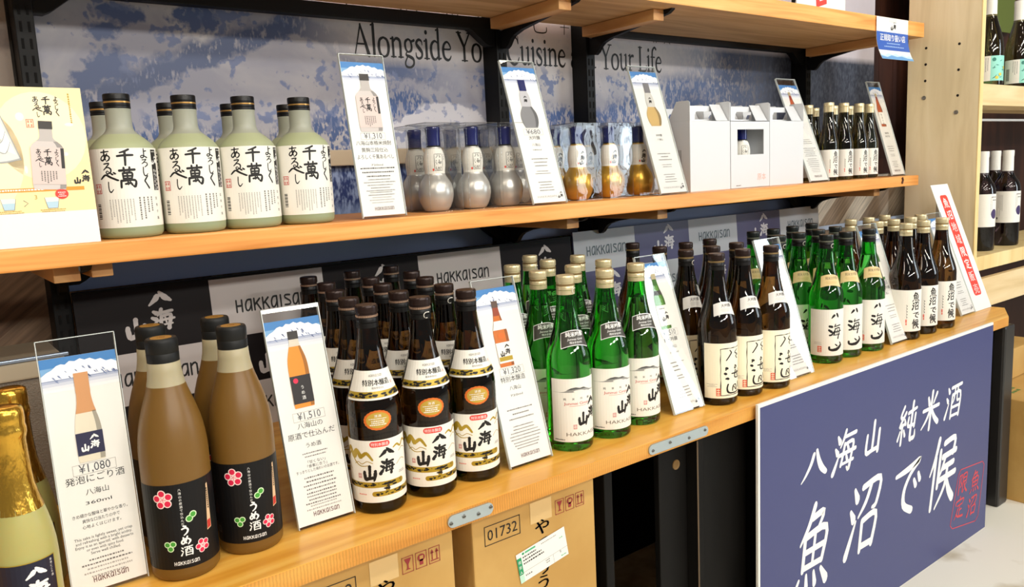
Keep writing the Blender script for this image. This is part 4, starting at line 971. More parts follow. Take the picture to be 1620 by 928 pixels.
# gourd bottles
BODYG = [(0, .001), (.019, 0), (.0235, .001), (.0285, .008), (.0330, .019), (.0352, .031), (.0350, .041), (.0325, .052), (.0275, .061), (.0225, .068), (.0200, .0735), (.0196, .077), (.0204, .083), (.0214, .091), (.0213, .100), (.0202, .109), (.0180, .117), (.0152, .1225), (.0138, .1255), (.0133, .130), (.0130, .158), (0, .159)]
def radg(z): return rad(BODYG, z)
BLUECAP = M('cobalt_cap', (14, 24, 92), .22, coat=.3)
def gourd_parts(col, kind):
    m = MB(); m.lathe(BODYG, col, 48); body = m.mesh('gourd_body', 50)
    m = MB(); m.lathe([(.0130, .1285), (.0138, .1285), (.0136, .138), (.0138, .150), (.0146, .157), (.0150, .1605), (.0146, .1640), (.0118, .1655), (.0090, .1645), (0, .1645)], BLUECAP, 36); m.lathe([(.0136, .1240), (.0139, .1245), (.0138, .1285)], BLACKCAP, 36); cap = m.mesh('neck_wrap', 40)
    A = Art(); strips(A, -.064, .064, .0735, .1225, LABELW, 0, 12)
    if kind == 's':
        r = random.Random(3)
        c = [(-.0085, .0795), (.0085, .0795), (.0085, .1115), (-.0085, .1115)]
        for p, q in zip(c, c[1:] + c[:1]): A.stroke([(p[0], p[1], .0006), ((p[0] + q[0]) / 2, (p[1] + q[1]) / 2, .0009), (q[0], q[1], .0006)], INK, 1)
        A.glyph('八d', 0, .1055, .0125, .009, INK, 1); A.glyph('海d', 0, .0955, .0125, .010, INK, 1); A.glyph('山d', 0, .0845, .0120, .007, INK, 1)
        A.rect(-.0128, .0790, -.0098, .0835, VERM, 1); A.text('大', .0125, .1085, .0032, INK, 1); A.text('吟', .0125, .1045, .0032, INK, 1); A.text('醸', .0125, .1005, .0032, INK, 1)
    else:
        A.glyph('八b', .001, .1050, .012, .010, INK, 1); A.glyph('海b', 0, .0945, .012, .011, INK, 1); A.glyph('山b', -.001, .0835, .012, .009, INK, 1); A.rect(-.0120, .0800, -.0090, .0845, VERM, 1)
    return [('gourd_body', body, None), ('neck_wrap', cap, 'cobalt blue neck wrap'), ('label', curved_slope(A, .021, 'label', radg, .0002), None)]
SILVER = M('pearl_silver', (206, 204, 198), .30, .55); GOLD = M('satin_gold', (214, 168, 70), .30, .70)
# small bottles
BODYM = [(0, .0015), (.021, 0), (.0268, .002), (.0285, .006), (.0285, .108), (.0280, .114), (.0264, .123), (.0238, .134), (.0208, .147), (.0182, .160), (.0160, .175), (.0147, .190), (.0140, .204), (.0138, .226), (0, .227)]
def mini_parts():
    m = MB(); m.lathe(BODYM, OLIVE_GLASS, 40); body = m.mesh('glass_body', 40)
    m = MB(); m.lathe([(.0138, .2035), (.0146, .2035), (.0147, .2185), (.0143, .2190), (.0148, .2196), (.0149, .2212), (.0144, .2216), (.0149, .2222), (.0149, .2295), (.0140, .2313), (0, .2316)], CHAMP, 36); cap = m.mesh('screw_cap', 35)
    A = Art(); A.rect(-.044, .0115, .044, .0925, LABELW, 0); uon_art(A, .0135, .0915, .013)
    return [('glass_body', body, None), ('screw_cap', cap, None), ('label', curved(A, .0285), None)]
# sparkling bottle in gold foil
BODYP = [(0, .002), (.024, 0), (.0302, .001), (.0325, .005), (.0328, .010), (.0328, .078), (.0322, .092), (.0304, .107), (.0275, .122), (.0240, .136), (.0205, .150), (.0180, .165), (.0165, .182), (.0160, .205), (0, .206)]
def spark_parts():
    SP = M('frosted_yellow_green', (176, 170, 104), .35); SP.node_tree.nodes['Principled BSDF'].inputs['Subsurface Weight'].default_value = .3
    m = MB(); m.lathe(BODYP, SP, 48); body = m.mesh('frosted_body', 50)
    FO = M('crinkled_gold_foil', (226, 178, 72), .22, .95); n, l, b = nodes(FO); tc = n.new('ShaderNodeTexCoord'); nz = n.new('ShaderNodeTexNoise'); nz.inputs['Scale'].default_value = 170; nz.inputs['Detail'].default_value = 2; bp = n.new('ShaderNodeBump'); bp.inputs['Strength'].default_value = .5; bp.inputs['Distance'].default_value = .002
    mp = n.new('ShaderNodeMapping'); mp.inputs['Scale'].default_value = (1, 1, .45); l.new(tc.outputs['Object'], mp.inputs[0]); l.new(mp.outputs[0], nz.inputs['Vector']); l.new(nz.outputs['Fac'], bp.inputs['Height']); l.new(bp.outputs[0], b.inputs['Normal'])
    m = MB(); rnd = random.Random(2)
    prof = [(.0252, .1335), (.0238, .139), (.0212, .150), (.0188, .163), (.0176, .178), (.0170, .196), (.0166, .212), (.0178, .2165), (.0188, .221), (.0184, .226), (.0176, .229), (.0182, .234), (.0180, .243), (.0168, .2485), (.0120, .2505), (0, .251)]
    m.lathe(prof, FO, 56, knurl=(.1335, .215, -.025)); foil = m.mesh('gold_foil', 70)
    A = Art(); NV = M('navy_label', (28, 30, 50), .4); A.rect(-.0315, .020, .0315, .0815, GOLDINK, 0); A.rect(-.0305, .021, .0305, .0805, NV, 1)
    A.glyph('八b', .008, .0665, .022, .017, WHITEINK, 2, rough=.15); A.glyph('海b', .009, .049, .022, .020, WHITEINK, 2, rough=.15); A.glyph('山b', -.013, .0435, .021, .021, WHITEINK, 2, rough=.15); A.vtext('発泡にごり酒', .0255, .0785, .0030, .0036, WHITEINK, 2)
    return [('frosted_body', body, None), ('gold_foil', foil, 'crinkled gold foil'), ('label', curved(A, .0328), None)]

PARTS = {}
def bottle(kind, fn, x, y, z, face, name, label, cat, group, hook_at=None):
    t = thing(name, label, cat, (x, y, z), math.radians(-face), group)
    if kind not in PARTS: PARTS[kind] = fn()
    for nm, me, lb in PARTS[kind]: link(nm, me, t, label=lb)
    if hook_at is not None: link('tag_hook', HOOK, t, (0, 0, .2745), (0, 0, math.radians(hook_at)), 'pale theft-tag hook')
    return t
ORD = ['leftmost', 'second from left', 'third from left', 'fourth from left', 'fifth from left', 'sixth from left']
ROW = ['front row', 'second row', 'third row', 'fourth row', 'rearmost row']
def rows(kind, fn, face, base, name, cat, group, data, z=0, hooks=()):
    for r, row in enumerate(data):
        for i, (x, y) in enumerate(row):
            pos = ORD[i] if i < len(row) - 1 or len(row) == 1 else ('rightmost' if len(row) > 1 else ORD[0])
            if len(row) == 1: pos = 'the only one there'
            rw = ROW[r] if r < len(data) - 1 or r == 0 else ('back row' if len(data) == 2 else 'rearmost row')
            bottle(kind, fn, x, y, z, face, name, f'{base}, {rw}, {pos}', cat, group, (8 if (r, i) in hooks else None))
rows('tok', tok_parts, 20, 'brown bottle with gold-banded white labels', 'sake_bottle', 'sake bottle', 'brown bottles with gold banded labels',
     [[(.676, .099), (.763, .096), (.848, .098)], [(.690, .183), (.774, .178), (.862, .182)], [(.7135, .279), (.802, .281), (.892, .290)], [(.7475, .385), (.831, .3785), (.925, .392)], [(.7656, .503), (.861, .513), (.951, .518)]], hooks=((0, 1), (1, 2), (3, 1)))
rows('gin', gin_parts, 5, 'green bottle with charcoal neck label', 'sake_bottle', 'sake bottle', 'green bottles with charcoal neck labels',
     [[(1.047, .090), (1.140, .0895), (1.2325, .102)], [(1.060, .178), (1.152, .185), (1.243, .198)], [(1.090, .292), (1.186, .299), (1.274, .306)], [(1.2225, .401)]], hooks=((0, 0), (3, 0), (1, 2)))
rows('dai', dai_parts, 6, 'brown bottle with framed cream label', 'sake_bottle', 'sake bottle', 'brown bottles with framed cream labels',
     [[(1.431, .074), (1.5185, .076), (1.602, .067)], [(1.454, .170), (1.539, .168), (1.624, .170)], [(1.481, .266), (1.580, .276), (1.668, .278)], [(1.5206, .385)]], hooks=((1, 0), (2, 2)))
rows('jdg', jdg_parts, 26, 'green bottle with bold black brush label', 'sake_bottle', 'sake bottle', 'green bottles with bold brush labels',
     [[(1.866, .099), (1.949, .098), (2.042, .091)], [(1.806, .185), (1.888, .185), (1.977, .187), (2.073, .198)], [(1.873, .304), (1.960, .305), (2.0495, .307), (2.1463, .311)]], hooks=((0, 0), (1, 0), (2, 0), (1, 1)))
rows('uon', uon_parts, 45, 'brown bottle with plain white script label', 'sake_bottle', 'sake bottle', 'brown bottles with white script labels',
     [[(2.217, .086), (2.311, .086), (2.409, .083)], [(2.252, .181), (2.334, .178), (2.4185, .172), (2.5217, .194)], [(2.304, .286), (2.386, .278), (2.481, .280)]])
rows('ume', ume_parts, 13, 'frosted amber plum wine bottle with black label', 'plum_wine_bottle', 'bottle', 'frosted plum wine bottles', [[(.3976, .0972), (.4864, .1089)], [(.4104, .2032), (.4936, .198)]])
rows('spark', spark_parts, 6, 'sparkling sake bottle in gold foil with navy label', 'sparkling_sake_bottle', 'bottle', 'gold foil sparkling bottles', [[(.228, .088)], [(.243, .185)]])
rows('sho', sho_parts, 10, 'frosted pale green bottle with black cap', 'shochu_bottle', 'bottle', 'frosted bottles on the middle shelf', [[(.4446, .398), (.5406, .398), (.6338, .398), (.730, .398)], [(.4486, .52), (.5501, .52), (.6562, .52), (.7592, .52)]], ZM)
gs = [[(1.025, .445), (1.118, .445), (1.2032, .445)], [(1.035, .532), (1.123, .532), (1.210, .532), (1.300, .532)]]
gg = [[(1.414, .450), (1.517, .450), (1.618, .452)], [(1.4245, .538), (1.523, .538), (1.645, .540)]]
rows('gs', lambda: gourd_parts(SILVER, 's'), 8, 'silver gourd-shaped bottle with blue cap', 'gourd_bottle', 'bottle', 'silver gourd bottles', gs, ZM + .0012)
rows('gg', lambda: gourd_parts(GOLD, 'g'), 8, 'golden gourd-shaped bottle with blue cap', 'gourd_bottle', 'bottle', 'golden gourd bottles', gg, ZM + .0012)
rows('mini', mini_parts, 40, 'small brown bottle with white script label, middle shelf', 'sake_bottle', 'sake bottle', 'small brown bottles on the middle shelf', [[(2.409, .42), (2.492, .42), (2.580, .42), (2.650, .425)], [(2.428, .50), (2.569, .50), (2.662, .50)], [(2.585, .575)]], ZM)

# clear gift boxes round the gourds
def pvc_box():
    h = .0385; H = .172; m = MB()
    for p in ([(-h, -h), (h, -h)], [(h, -h), (h, h)], [(h, h), (-h, h)], [(-h, h), (-h, -h)]):
        (a_, b_), (c_, d_) = p
        m.add([(a_, b_, 0), (c_, d_, 0), (c_, d_, H), (a_, b_, H)], [(0, 1, 2, 3)], PVC)
    m.add([(-h, -h, H), (h, -h, H), (h, h, H), (-h, h, H)], [(0, 1, 2, 3)], PVC)
    m.add([(-h, -h, .0003), (h, -h, .0003), (h, h, .0003), (-h, h, .0003)], [(3, 2, 1, 0)], PVC)
    m.add([(-h, h - .003, H - .0005), (h, h - .003, H - .0005), (h, -h + .006, H - .012), (-h, -h + .006, H - .012)], [(0, 1, 2, 3)], PVC)
    me = m.mesh('clear_box'); e = MB()
    for x, y in ((-h, -h), (h, -h), (h, h), (-h, h)): e.tube([(x, y, .0005), (x, y, H)], .0005, PVC_E, 6)
    q = [(-h, -h, H), (h, -h, H), (h, h, H), (-h, h, H)]
    for i in range(4): e.tube([q[i], q[(i + 1) % 4]], .0005, PVC_E, 6); e.tube([(q[i][0], q[i][1], .0006), (q[(i + 1) % 4][0], q[(i + 1) % 4][1], .0006)], .0005, PVC_E, 6)
    return me, e.mesh('fold_edge', 60)
PB = pvc_box()
for rr, what, grp in ((gs, 'silver', 'clear boxes round the silver gourds'), (gg, 'golden', 'clear boxes round the golden gourds')):
    for r, row in enumerate(rr):
        for i, (x, y) in enumerate(row):
            t = thing('clear_gift_box', f'clear plastic gift box holding a {what} gourd bottle, {"front" if r == 0 else "back"} row, {ORD[i] if i < len(row) - 1 else "rightmost"}', 'clear box', (x, y, ZM), 0, grp)
            link('sheet', PB[0], t); link('fold_edge', PB[1], t)

# ------------------------------------------------------------------ white carrier boxes
def carrier(x0, x1, y0, label, window=False, stamp=False, side_print=False):
    W = (x1 - x0) / 2; H = .176; D = .072; t = thing('carrier_box', label, 'carton box', ((x0 + x1) / 2, y0, ZM), 0, 'white carrier boxes')
    m = MB(); th = .0012
    def wall(p): m.add(p, [(0, 1, 2, 3)], PAPER_W)
    if window:
        a, b, c, d = -W + .028, W - .026, .088, .154
        for u0, u1, v0, v1 in ((-W, W, 0, c), (-W, W, d, H), (-W, a, c, d), (b, W, c, d)): m.box(u0, u1, 0, th, v0, v1, PAPER_W)
        m.box(-W, W, D - th, D, 0, H, PAPER_W); m.box(-W, -W + th, th, D - th, 0, H, PAPER_W); m.box(W - th, W, th, D - th, 0, H, PAPER_W); m.box(-W, W, 0, D, 0, .0008, PAPER_W); m.box(-W, W, 0, D, H - th, H, PAPER_W)
    else: m.bevbox(-W, W, 0, D, 0, H, PAPER_W, .0012)
    A = Art()
    if stamp: A.text('原本', W - .036, .020, .020, M('pale_red_print', (244, 176, 156), .5), 1); A.lines(-W + .032, .006, .03, .0026, 1, .003, GREYINK, 3, 1)
    A.emit(m, lambda u, v, L: (u, -.0003 * L, v))
    if side_print:
        B = Art(); B.cols(.022, .105, .07, .0028, 2, .006, GREYINK, 5); B.emit(m, lambda u, v, L: (-W - .0003 * L, D - u - .02, v))
    m.obj('body', t)
    # gable ends
    for s_ in (-1, 1):
        m = MB(); x = s_ * (W - .0008)
        p = [(0, H), (D, H), (D * .66, H + .042), (D * .60, H + .050), (0.006, H + .050), (0, H + .046)]
        m.prism(p, 'x', x - .0006, x + .0006, PAPER_W); m.obj('gable_wing', t)
    # handle with a slot
    m = MB(); y = D * .42
    for u0, u1, v0, v1 in ((-W + .002, W - .002, H + .026, H + .040), (-W + .002, -W * .30, H, H + .026), (W * .55, W - .002, H, H + .026)): m.box(u0, u1, y, y + .0014, v0, v1, PAPER_W)
    m.box(-W * .30, W * .55, y, y + .0014, H, H + .006, PAPER_W)
    m.prism([(-W * .30, H + .026), (-W * .30, H + .018), (-W * .22, H + .026)], 'y', y, y + .0014, PAPER_W)
    m.obj('handle', t)
    m = MB()
    m.add([(W * .35, .004, H + .001), (W - .004, .004, H + .001), (W - .004, y, H + .044), (W * .42, y, H + .044)], [(0, 1, 2, 3)], PAPER_W); m.add([(W * .35, .0048, H + .001), (W - .004, .0048, H + .001), (W - .004, y + .0008, H + .044), (W * .42, y + .0008, H + .044)], [(3, 2, 1, 0)], PAPER_W)
    m.obj('gable_flap', t)
    return t
carrier(1.752, 1.912, .402, 'white gable carrier box, first of the front three, beside the price card', side_print=True)
carrier(1.9145, 2.084, .402, 'white gable carrier box with a square window showing a blue capped bottle', window=True, stamp=True)
carrier(2.0865, 2.248, .402, 'white gable carrier box, rightmost of the front three, without window')
for x0, x1, w_ in ((1.752, 1.912, 'left'), (1.9145, 2.084, 'middle'), (2.0865, 2.248, 'right')):
    carrier(x0, x1, .490, f'white carrier box mostly hidden behind the {w_} front carrier box')
bottle('gs', None, 2.010, .438, ZM + .0012, 30, 'gourd_bottle', 'silver gourd bottle inside the window of the white carrier box', 'bottle', 'silver gourd bottles')
bottle('gs', None, 1.948, .438, ZM + .0012, 30, 'gourd_bottle', 'silver gourd bottle at the left edge of the carrier box window', 'bottle', 'silver gourd bottles')

# ------------------------------------------------------------------ price cards in clear holders
SKY1 = M('print_sky', (66, 128, 190), .5); SKY2 = M('print_sky_pale', (120, 168, 212), .5); SNOWP = M('print_snow', (240, 243, 248), .5); ROCK = M('print_rock', (122, 138, 176), .5); ROCK2 = M('print_rock_dark', (84, 98, 140), .5); MIST = [M('print_mist_%d' % i, c, .5) for i, c in enumerate(((176, 184, 206), (202, 207, 220), (222, 225, 231), (236, 237, 237)))]
def mountain(A, w, v0, v1, seed=1):
    H = v1 - v0; h = w / 2; r = random.Random(seed)
    A.rect(-h, v0 + H * .45, h, v1, SKY1, 1); A.rect(-h, v0 + H * .45, h, v1 - H * .28, SKY2, 2)
    for i in range(4): A.rect(-h, v0 + H * .36 * (3 - i) / 4, h, v0 + H * .36 * (4 - i) / 4, MIST[i], 1)
    A.rect(-h, v0 + H * .34, h, v0 + H * .5, ROCK, 2)
    pr = [(-1, .50), (-.86, .60), (-.72, .66), (-.58, .77), (-.46, .80), (-.36, .77), (-.24, .86), (-.1, .83), (.04, .89), (.16, .83), (.3, .86), (.44, .78), (.58, .80), (.72, .70), (.86, .72), (1, .64)]
    A.poly([(-h, v0 + H * .36)] + [(x * h, v0 + H * y) for x, y in pr] + [(h, v0 + H * .36)], SNOWP, 3)
    for i in range(26):
        x = r.uniform(-.95, .95); y = r.uniform(.36, .40 + .34 * (1 - abs(x))); l_ = r.uniform(.04, .12)
        A.poly([(x * h, v0 + H * y), ((x + l_ * .5) * h, v0 + H * (y - .02)), ((x + l_) * h, v0 + H * (y - l_ * 1.1)), ((x + l_ * .3) * h, v0 + H * (y - l_ * .6))], ROCK if i % 3 else ROCK2, 4)
PIC = {'spark': (BODYP, (226, 218, 196), (206, 150, 90), .138, [(.020, .0815, 'label_black_blue')]), 'ume': (BODYU, (232, 146, 44), (214, 206, 190), .2385, [(.0174, .1246, 'k')]), 'tok': (BODY720, (206, 112, 40), (150, 66, 40), .232, [(.0184, .1106, 'w'), (.168, .2085, 'w')]), 'gin': (BODY720, (96, 150, 62), (64, 110, 48), .236, [(.018, .128, 'w'), (.184, .208, 'd')]), 'dai': (BODY720, (176, 100, 44), (120, 60, 34), .236, [(.0157, .126, 'c'), (.184, .206, 'w')]), 'jdg': (BODY720, (96, 160, 80), (60, 110, 60), .236, [(.02, .128, 'w')]), 'uon': (BODY720, (186, 84, 40), (150, 54, 30), .236, [(.023, .13, 'w')]), 'sho': (BODYS, (204, 196, 192), (184, 178, 174), .150, [(.0166, .1315, 'p')]), 'gs': (BODYG, (130, 130, 132), (188, 188, 192), .0735, []), 'gg': (BODYG, (206, 172, 104), (206, 204, 196), .0735, [])}
def picture(A, kind, u, v, h):
    prof, c1, c2, zs, labs = PIC[kind]; top = max(z for r, z in prof); ext = {'spark': .245, 'sho': .2125, 'gs': .1645, 'gg': .1645, 'ume': .298}.get(kind, .300); k = h / ext
    def sil(z0, z1, mat, L, grow=0):
        zz = [z0 + (z1 - z0) * i / 16 for i in range(17)]; P = [(rad(prof, min(max(z, .003), top - .002)) + grow, z) for z in zz]
        for a, b in zip(P, P[1:]): A.poly([(u - a[0] * k, v + a[1] * k), (u + a[0] * k, v + a[1] * k), (u + b[0] * k, v + b[1] * k), (u - b[0] * k, v + b[1] * k)], mat, L)
    m1 = M('print_%s_body' % kind, c1, .5); m2 = M('print_%s_top' % kind, c2, .5); m3 = M('print_%s_side' % kind, tuple(int(q * .72) for q in c1), .5)
    sil(.001, zs, m1, 5); sil(zs, top, m2, 5)
    for i in range(16):
        z0 = .004 + (zs - .004) * i / 16; z1 = .004 + (zs - .004) * (i + 1) / 16; a, b = rad(prof, z0), rad(prof, z1)
        A.poly([(u + a * .62 * k, v + z0 * k), (u + a * k, v + z0 * k), (u + b * k, v + z1 * k), (u + b * .62 * k, v + z1 * k)], m3, 6)
    capm = {'gs': BLUECAP, 'gg': M('print_grey_cap', (120, 118, 120), .5), 'spark': M('print_foil', (206, 150, 100), .5), 'uon': CHAMP, 'gin': CHAMP, 'tok': M('print_copper', (92, 70, 60), .5)}.get(kind, M('print_dark_cap', (52, 48, 46), .5))
    z0 = {'spark': .185, 'sho': .188, 'gs': .127, 'gg': .127, 'ume': .2665}.get(kind, .270); rc = rad(prof, min(z0, top - .002)) * 1.08
    if kind == 'spark': sil(.135, top - .002, capm, 6, .001)
    A.rect(u - rc * k, v + max(z0, .19 if kind == 'spark' else 0) * k, u + rc * k, v + ext * k, capm, 7)
    for z0, z1, c in labs:
        mt = {'w': LABELW, 'k': M('print_black', (38, 34, 36), .5), 'd': M('print_charcoal', (70, 66, 62), .5), 'c': CREAM, 'p': M('print_pink_white', (214, 196, 190), .5)}.get(c, M('print_navy', (38, 38, 70), .5)); sil(z0, z1, mt, 8, .0005)
    if kind == 'spark': mark(A, u, v + .050 * k, .045 * k, WHITEINK, 9)
    if kind == 'tok': mark(A, u + .004 * k, v + .072 * k, .055 * k, INK, 9); A.rect(u - .036 * k, v + .027 * k, u + .037 * k, v + .046 * k, GOLDINK, 9); A.ell(u, v + .14 * k, .018 * k, .014 * k, M('orange_seal', (214, 108, 34)), 9)
    if kind == 'gin': mark(A, u + .012 * k, v + .066 * k, .05 * k, INK, 9); A.rect(u - .02 * k, v + .108 * k, u + .02 * k, v + .112 * k, GREYINK, 9)
    if kind == 'ume': A.ell(u - .02 * k, v + .106 * k, .010 * k, .010 * k, M('plum_crimson', (222, 34, 76)), 9); A.vtext('うめ酒', u + .002 * k, v + .09 * k, .016 * k, .02 * k, WHITEINK, 9)
    if kind == 'sho': senman(A, k, u, v + .094 * k, layer=9); A.rect(u + .036 * k, v + .067 * k, u + .0455 * k, v + .13 * k, M('print_black', (38, 34, 36)), 9); A.cols(u + .02 * k, v + .058 * k, .035 * k, .004 * k, 6, .008 * k, GREYINK, 3, 9)
    if kind in ('gs', 'gg'): A.glyph('八b', u, v + .105 * k, .014 * k, .010 * k, INK, 9); A.glyph('海b', u, v + .094 * k, .014 * k, .011 * k, INK, 9)
    if kind in ('uon', 'jdg', 'dai'): A.vtext('魚沼で候' if kind == 'uon' else '八海山', u, v + .122 * k, .022 * k, .027 * k, INK, 9)
def holder(x0, x1, y0, z0, lean, H, label, kind, price, titles, body, foot='word', ct=.020, tall=None, paper_fn=None):
    W = x1 - x0; w = W - .003; S = math.hypot(H, lean); th = math.atan2(lean, H); t = thing('price_card_stand', label, 'price card', ((x0 + x1) / 2, y0, z0), 0, None)
    sn, cs = math.sin(th), math.cos(th); e = .0022
    def mp(u, v, L): q = .0004 + .00016 * L; return (u, v * sn + q * -cs + .003, v * cs + q * sn + e)
    P0, P1 = .003, S - ct; Hh = P1 - P0; m = MB(); A = Art()
    def slab(u0, u1, v0, v1, n0, n1, mat):
        vs = []
        for n_ in (n0, n1):
            for u, v in ((u0, v0), (u1, v0), (u1, v1), (u0, v1)): vs.append((u, v * sn - n_ * cs + .003, v * cs + n_ * sn + e))
        m.add(vs, [(3, 2, 1, 0), (4, 5, 6, 7), (0, 1, 5, 4), (1, 2, 6, 5), (2, 3, 7, 6), (3, 0, 4, 7)], mat)
    slab(-w / 2, w / 2, P0, P1, -.0003, .0003, PAPER)
    F = lambda f: P0 + Hh * f
    mountain(A, w, F(.858), F(1.0), ord(kind[0]))
    picture(A, kind, {'tok': -.006, 'gin': -.004, 'uon': -.004, 'ume': -.003}.get(kind, 0) * W / .09, F(.545 if kind != 'ume' else .56), Hh * (.36 if kind in ('gs', 'gg') else .38))
    if price: A.frame(-w * .28, F(.495), w * .30, F(.540), .0005, PALEINK, 1); A.text(price, .001, F(.502), .0145, M('slate_ink', (74, 76, 84), .5), 1, width=w * .42)
    v = F(.462)
    for s_, h in titles: A.text(s_, 0, v, h, INK, 1, width=min(w * .86, h * 1.02 * len(s_))) ; v -= h * 1.45
    for q in body: q(A, w, F)
    if foot == 'word': A.word(.002, F(.035), .0056, M('plum_ink', (92, 52, 50), .5), 1)
    elif foot == 'caps': A.text('HAKKAISAN', -.004, F(.035), .0066, PALEINK, 1, width=w * .58); mark(A, w * .36, F(.048), .014, INK, 1)
    A.emit(m, mp); m.obj('paper', t)
    m = MB(); slab(-W / 2, W / 2, 0, S, .0016, .0030, ACRYL); m.obj('front_sheet', t)
    m = MB(); slab(-W / 2, W / 2, 0, S, -.0026, -.0014, ACRYL); m.obj('back_sheet', t)
    m = MB()
    for u in (-W / 2, W / 2 - .0008): slab(u, u + .0008, 0, S, -.0026, .0030, ACRYL_E)
    slab(-W / 2, W / 2, S - .0008, S, -.0026, .0030, ACRYL_E); m.obj('sheet_edge', t)
    m = MB(); m.box(-W / 2, W / 2, .0, .062, 0, .0014, ACRYL); m.obj('foot', t)
    return t
def ln(u, f, wd, h, n, p, mat=GREYINK, seed=1): return lambda A, w, F: A.lines(u * w, F(f), w * wd, h, n, p, mat, seed, 1)
def tx(s_, f, h, wd, mat=INK, sh=0): return lambda A, w, F: A.text(s_, 0, F(f), h, mat, 1, width=w * wd)
STD = [ln(0, .30, .62, .0022, 3, .0078, GREYINK, 2), ln(0, .205, .74, .0019, 5, .0052, GREYINK, 4), ln(0, .115, .68, .0018, 3, .0046, GREYINK, 6)]
CENT = [ln(0, .315, .5, .0024, 3, .0076, GREYINK, 2), ln(0, .225, .55, .0018, 2, .0052, GREYINK, 4), ln(0, .145, .46, .0020, 4, .0060, GREYINK, 6)]
holder(.2690, .3535, .101, 0, .030, .306, 'price card ¥1,080 in clear holder beside the gold foil bottles', 'spark', '¥1,080', [('発泡にごり酒', .0105), ('八海山', .0082), ('360ml', .0056)],
       [tx('きめ細かな酸味と華やかな香り。', .318, .0050, .74), tx('爽快な口当たりの中で', .293, .0050, .50), tx('心地よくはじけます。', .268, .0050, .52), tx('This sake is lightly sweet, yet crisp', .222, .0048, .78), tx('and refreshing with a bright acidity.', .205, .0048, .76), tx('Enjoy it as an aperitif, with desserts', .188, .0048, .78), tx('or even with spicy food.', .171, .0048, .5), tx('Serve well chilled.', .154, .0048, .4), ln(0, .128, .72, .0020, 2, .0052, GREYINK, 3), ln(0, .092, .66, .0020, 3, .0050, PALEINK, 5)], ct=.022)
holder(.5455, .6305, .090, 0, .070, .300, 'price card ¥1,510 with amber plum wine picture, before the plum wine bottles', 'ume', '¥1,510', [('八海山の', .0092), ('原酒で仕込んだ', .0098), ('うめ酒', .0074)],
       [ln(0, .335, .6, .0018, 2, .0046, GREYINK, 9), tx('「甘くない」', .288, .0050, .32), tx('「食事に合う」', .268, .0050, .36), tx('すっきりとした味わいのお酒です。', .248, .0050, .78), ln(0, .218, .82, .0022, 5, .0054, GREYINK, 4), ln(0, .128, .78, .0020, 3, .0048, GREYINK, 7), ln(0, .082, .74, .0019, 2, .0046, PALEINK, 8)], ct=.018)
holder(.894, .983, .064, 0, .087, .299, 'price card ¥1,320 with brown bottle picture, left of the front green bottles', 'tok', '¥1,320', [('特別本醸造', .0100), ('八海山', .0076), ('720ml', .0050)], STD, ct=.016)
holder(1.2917, 1.379, .064, 0, .098, .298, 'price card ¥1,510 with green bottle picture, before the framed cream label bottles', 'gin', '¥1,510', [('純米吟醸', .0094), ('八海山', .0074), ('720ml', .0050)], CENT, 'caps', ct=.016)
holder(1.652, 1.746, .052, 0, .093, .300, 'price card with large brown bottle picture, left of the bold brush label bottles', 'dai', '¥1,800', [('大吟醸', .0096), ('八海山', .0074)], CENT + [ln(0, .37, .4, .002, 2, .005, GREYINK, 12)], 'caps', ct=.016)
holder(2.106, 2.200, .058, 0, .100, .297, 'price card between the bold brush label and white script bottles', 'jdg', '¥2,050', [('純米大吟醸', .0094), ('八海山', .0074)], CENT, 'caps', ct=.016)
holder(2.5725, 2.662, .090, 0, .112, .294, 'price card behind the last white script bottle, beside the red banner card', 'uon', '¥1,400', [('純米酒', .0094), ('魚沼で候', .0080)], CENT, 'caps', ct=.016)
holder(.812, .900, .350, ZM, .050, .288, 'price card ¥1,310 with frosted bottle picture on the middle shelf', 'sho', '¥1,310', [('八海山本格米焼酎', .0086), ('黄麹三段仕込', .0086), ('よろしく千萬あるべし', .0090), ('720ml', .0046)],
       [ln(0, .305, .82, .0024, 3, .0072, INK, 2), ln(0, .232, .80, .0018, 5, .0050, GREYINK, 4), ln(0, .148, .76, .0018, 2, .0046, GREYINK, 7), ln(0, .115, .7, .0018, 3, .0046, PALEINK, 8)], ct=.014)
holder(1.200, 1.292, .350, ZM, .096, .300, 'price card ¥680 with silver gourd picture on the middle shelf', 'gs', '¥680', [('大吟醸', .0098), ('八海山', .0070), ('180ml', .0044)], CENT, 'caps', ct=.014)
holder(1.588, 1.684, .352, ZM, .100, .306, 'price card with golden gourd picture left of the white carrier boxes', 'gg', None, [('大吟醸', .0070), ('八海山', .0060)], CENT, 'caps', ct=.014)
holder(2.262, 2.360, .385, ZM, .118, .304, 'price card between the carrier boxes and the small brown bottles', 'uon', None, [], [ln(0, .42, .7, .0022, 3, .006, GREYINK, 1), ln(0, .33, .76, .0022, 5, .006, GREYINK, 2), ln(0, .22, .72, .0020, 5, .006, GREYINK, 3), ln(0, .12, .66, .0018, 3, .005, PALEINK, 4)], 'word', ct=.020)
holder(2.722, 2.804, .380, ZM, .095, .306, 'price card with red-brown bottle picture at the right end of the middle shelf', 'uon', None, [('純米酒', .0074), ('魚沼で候', .0066)], CENT, 'word', ct=.018)

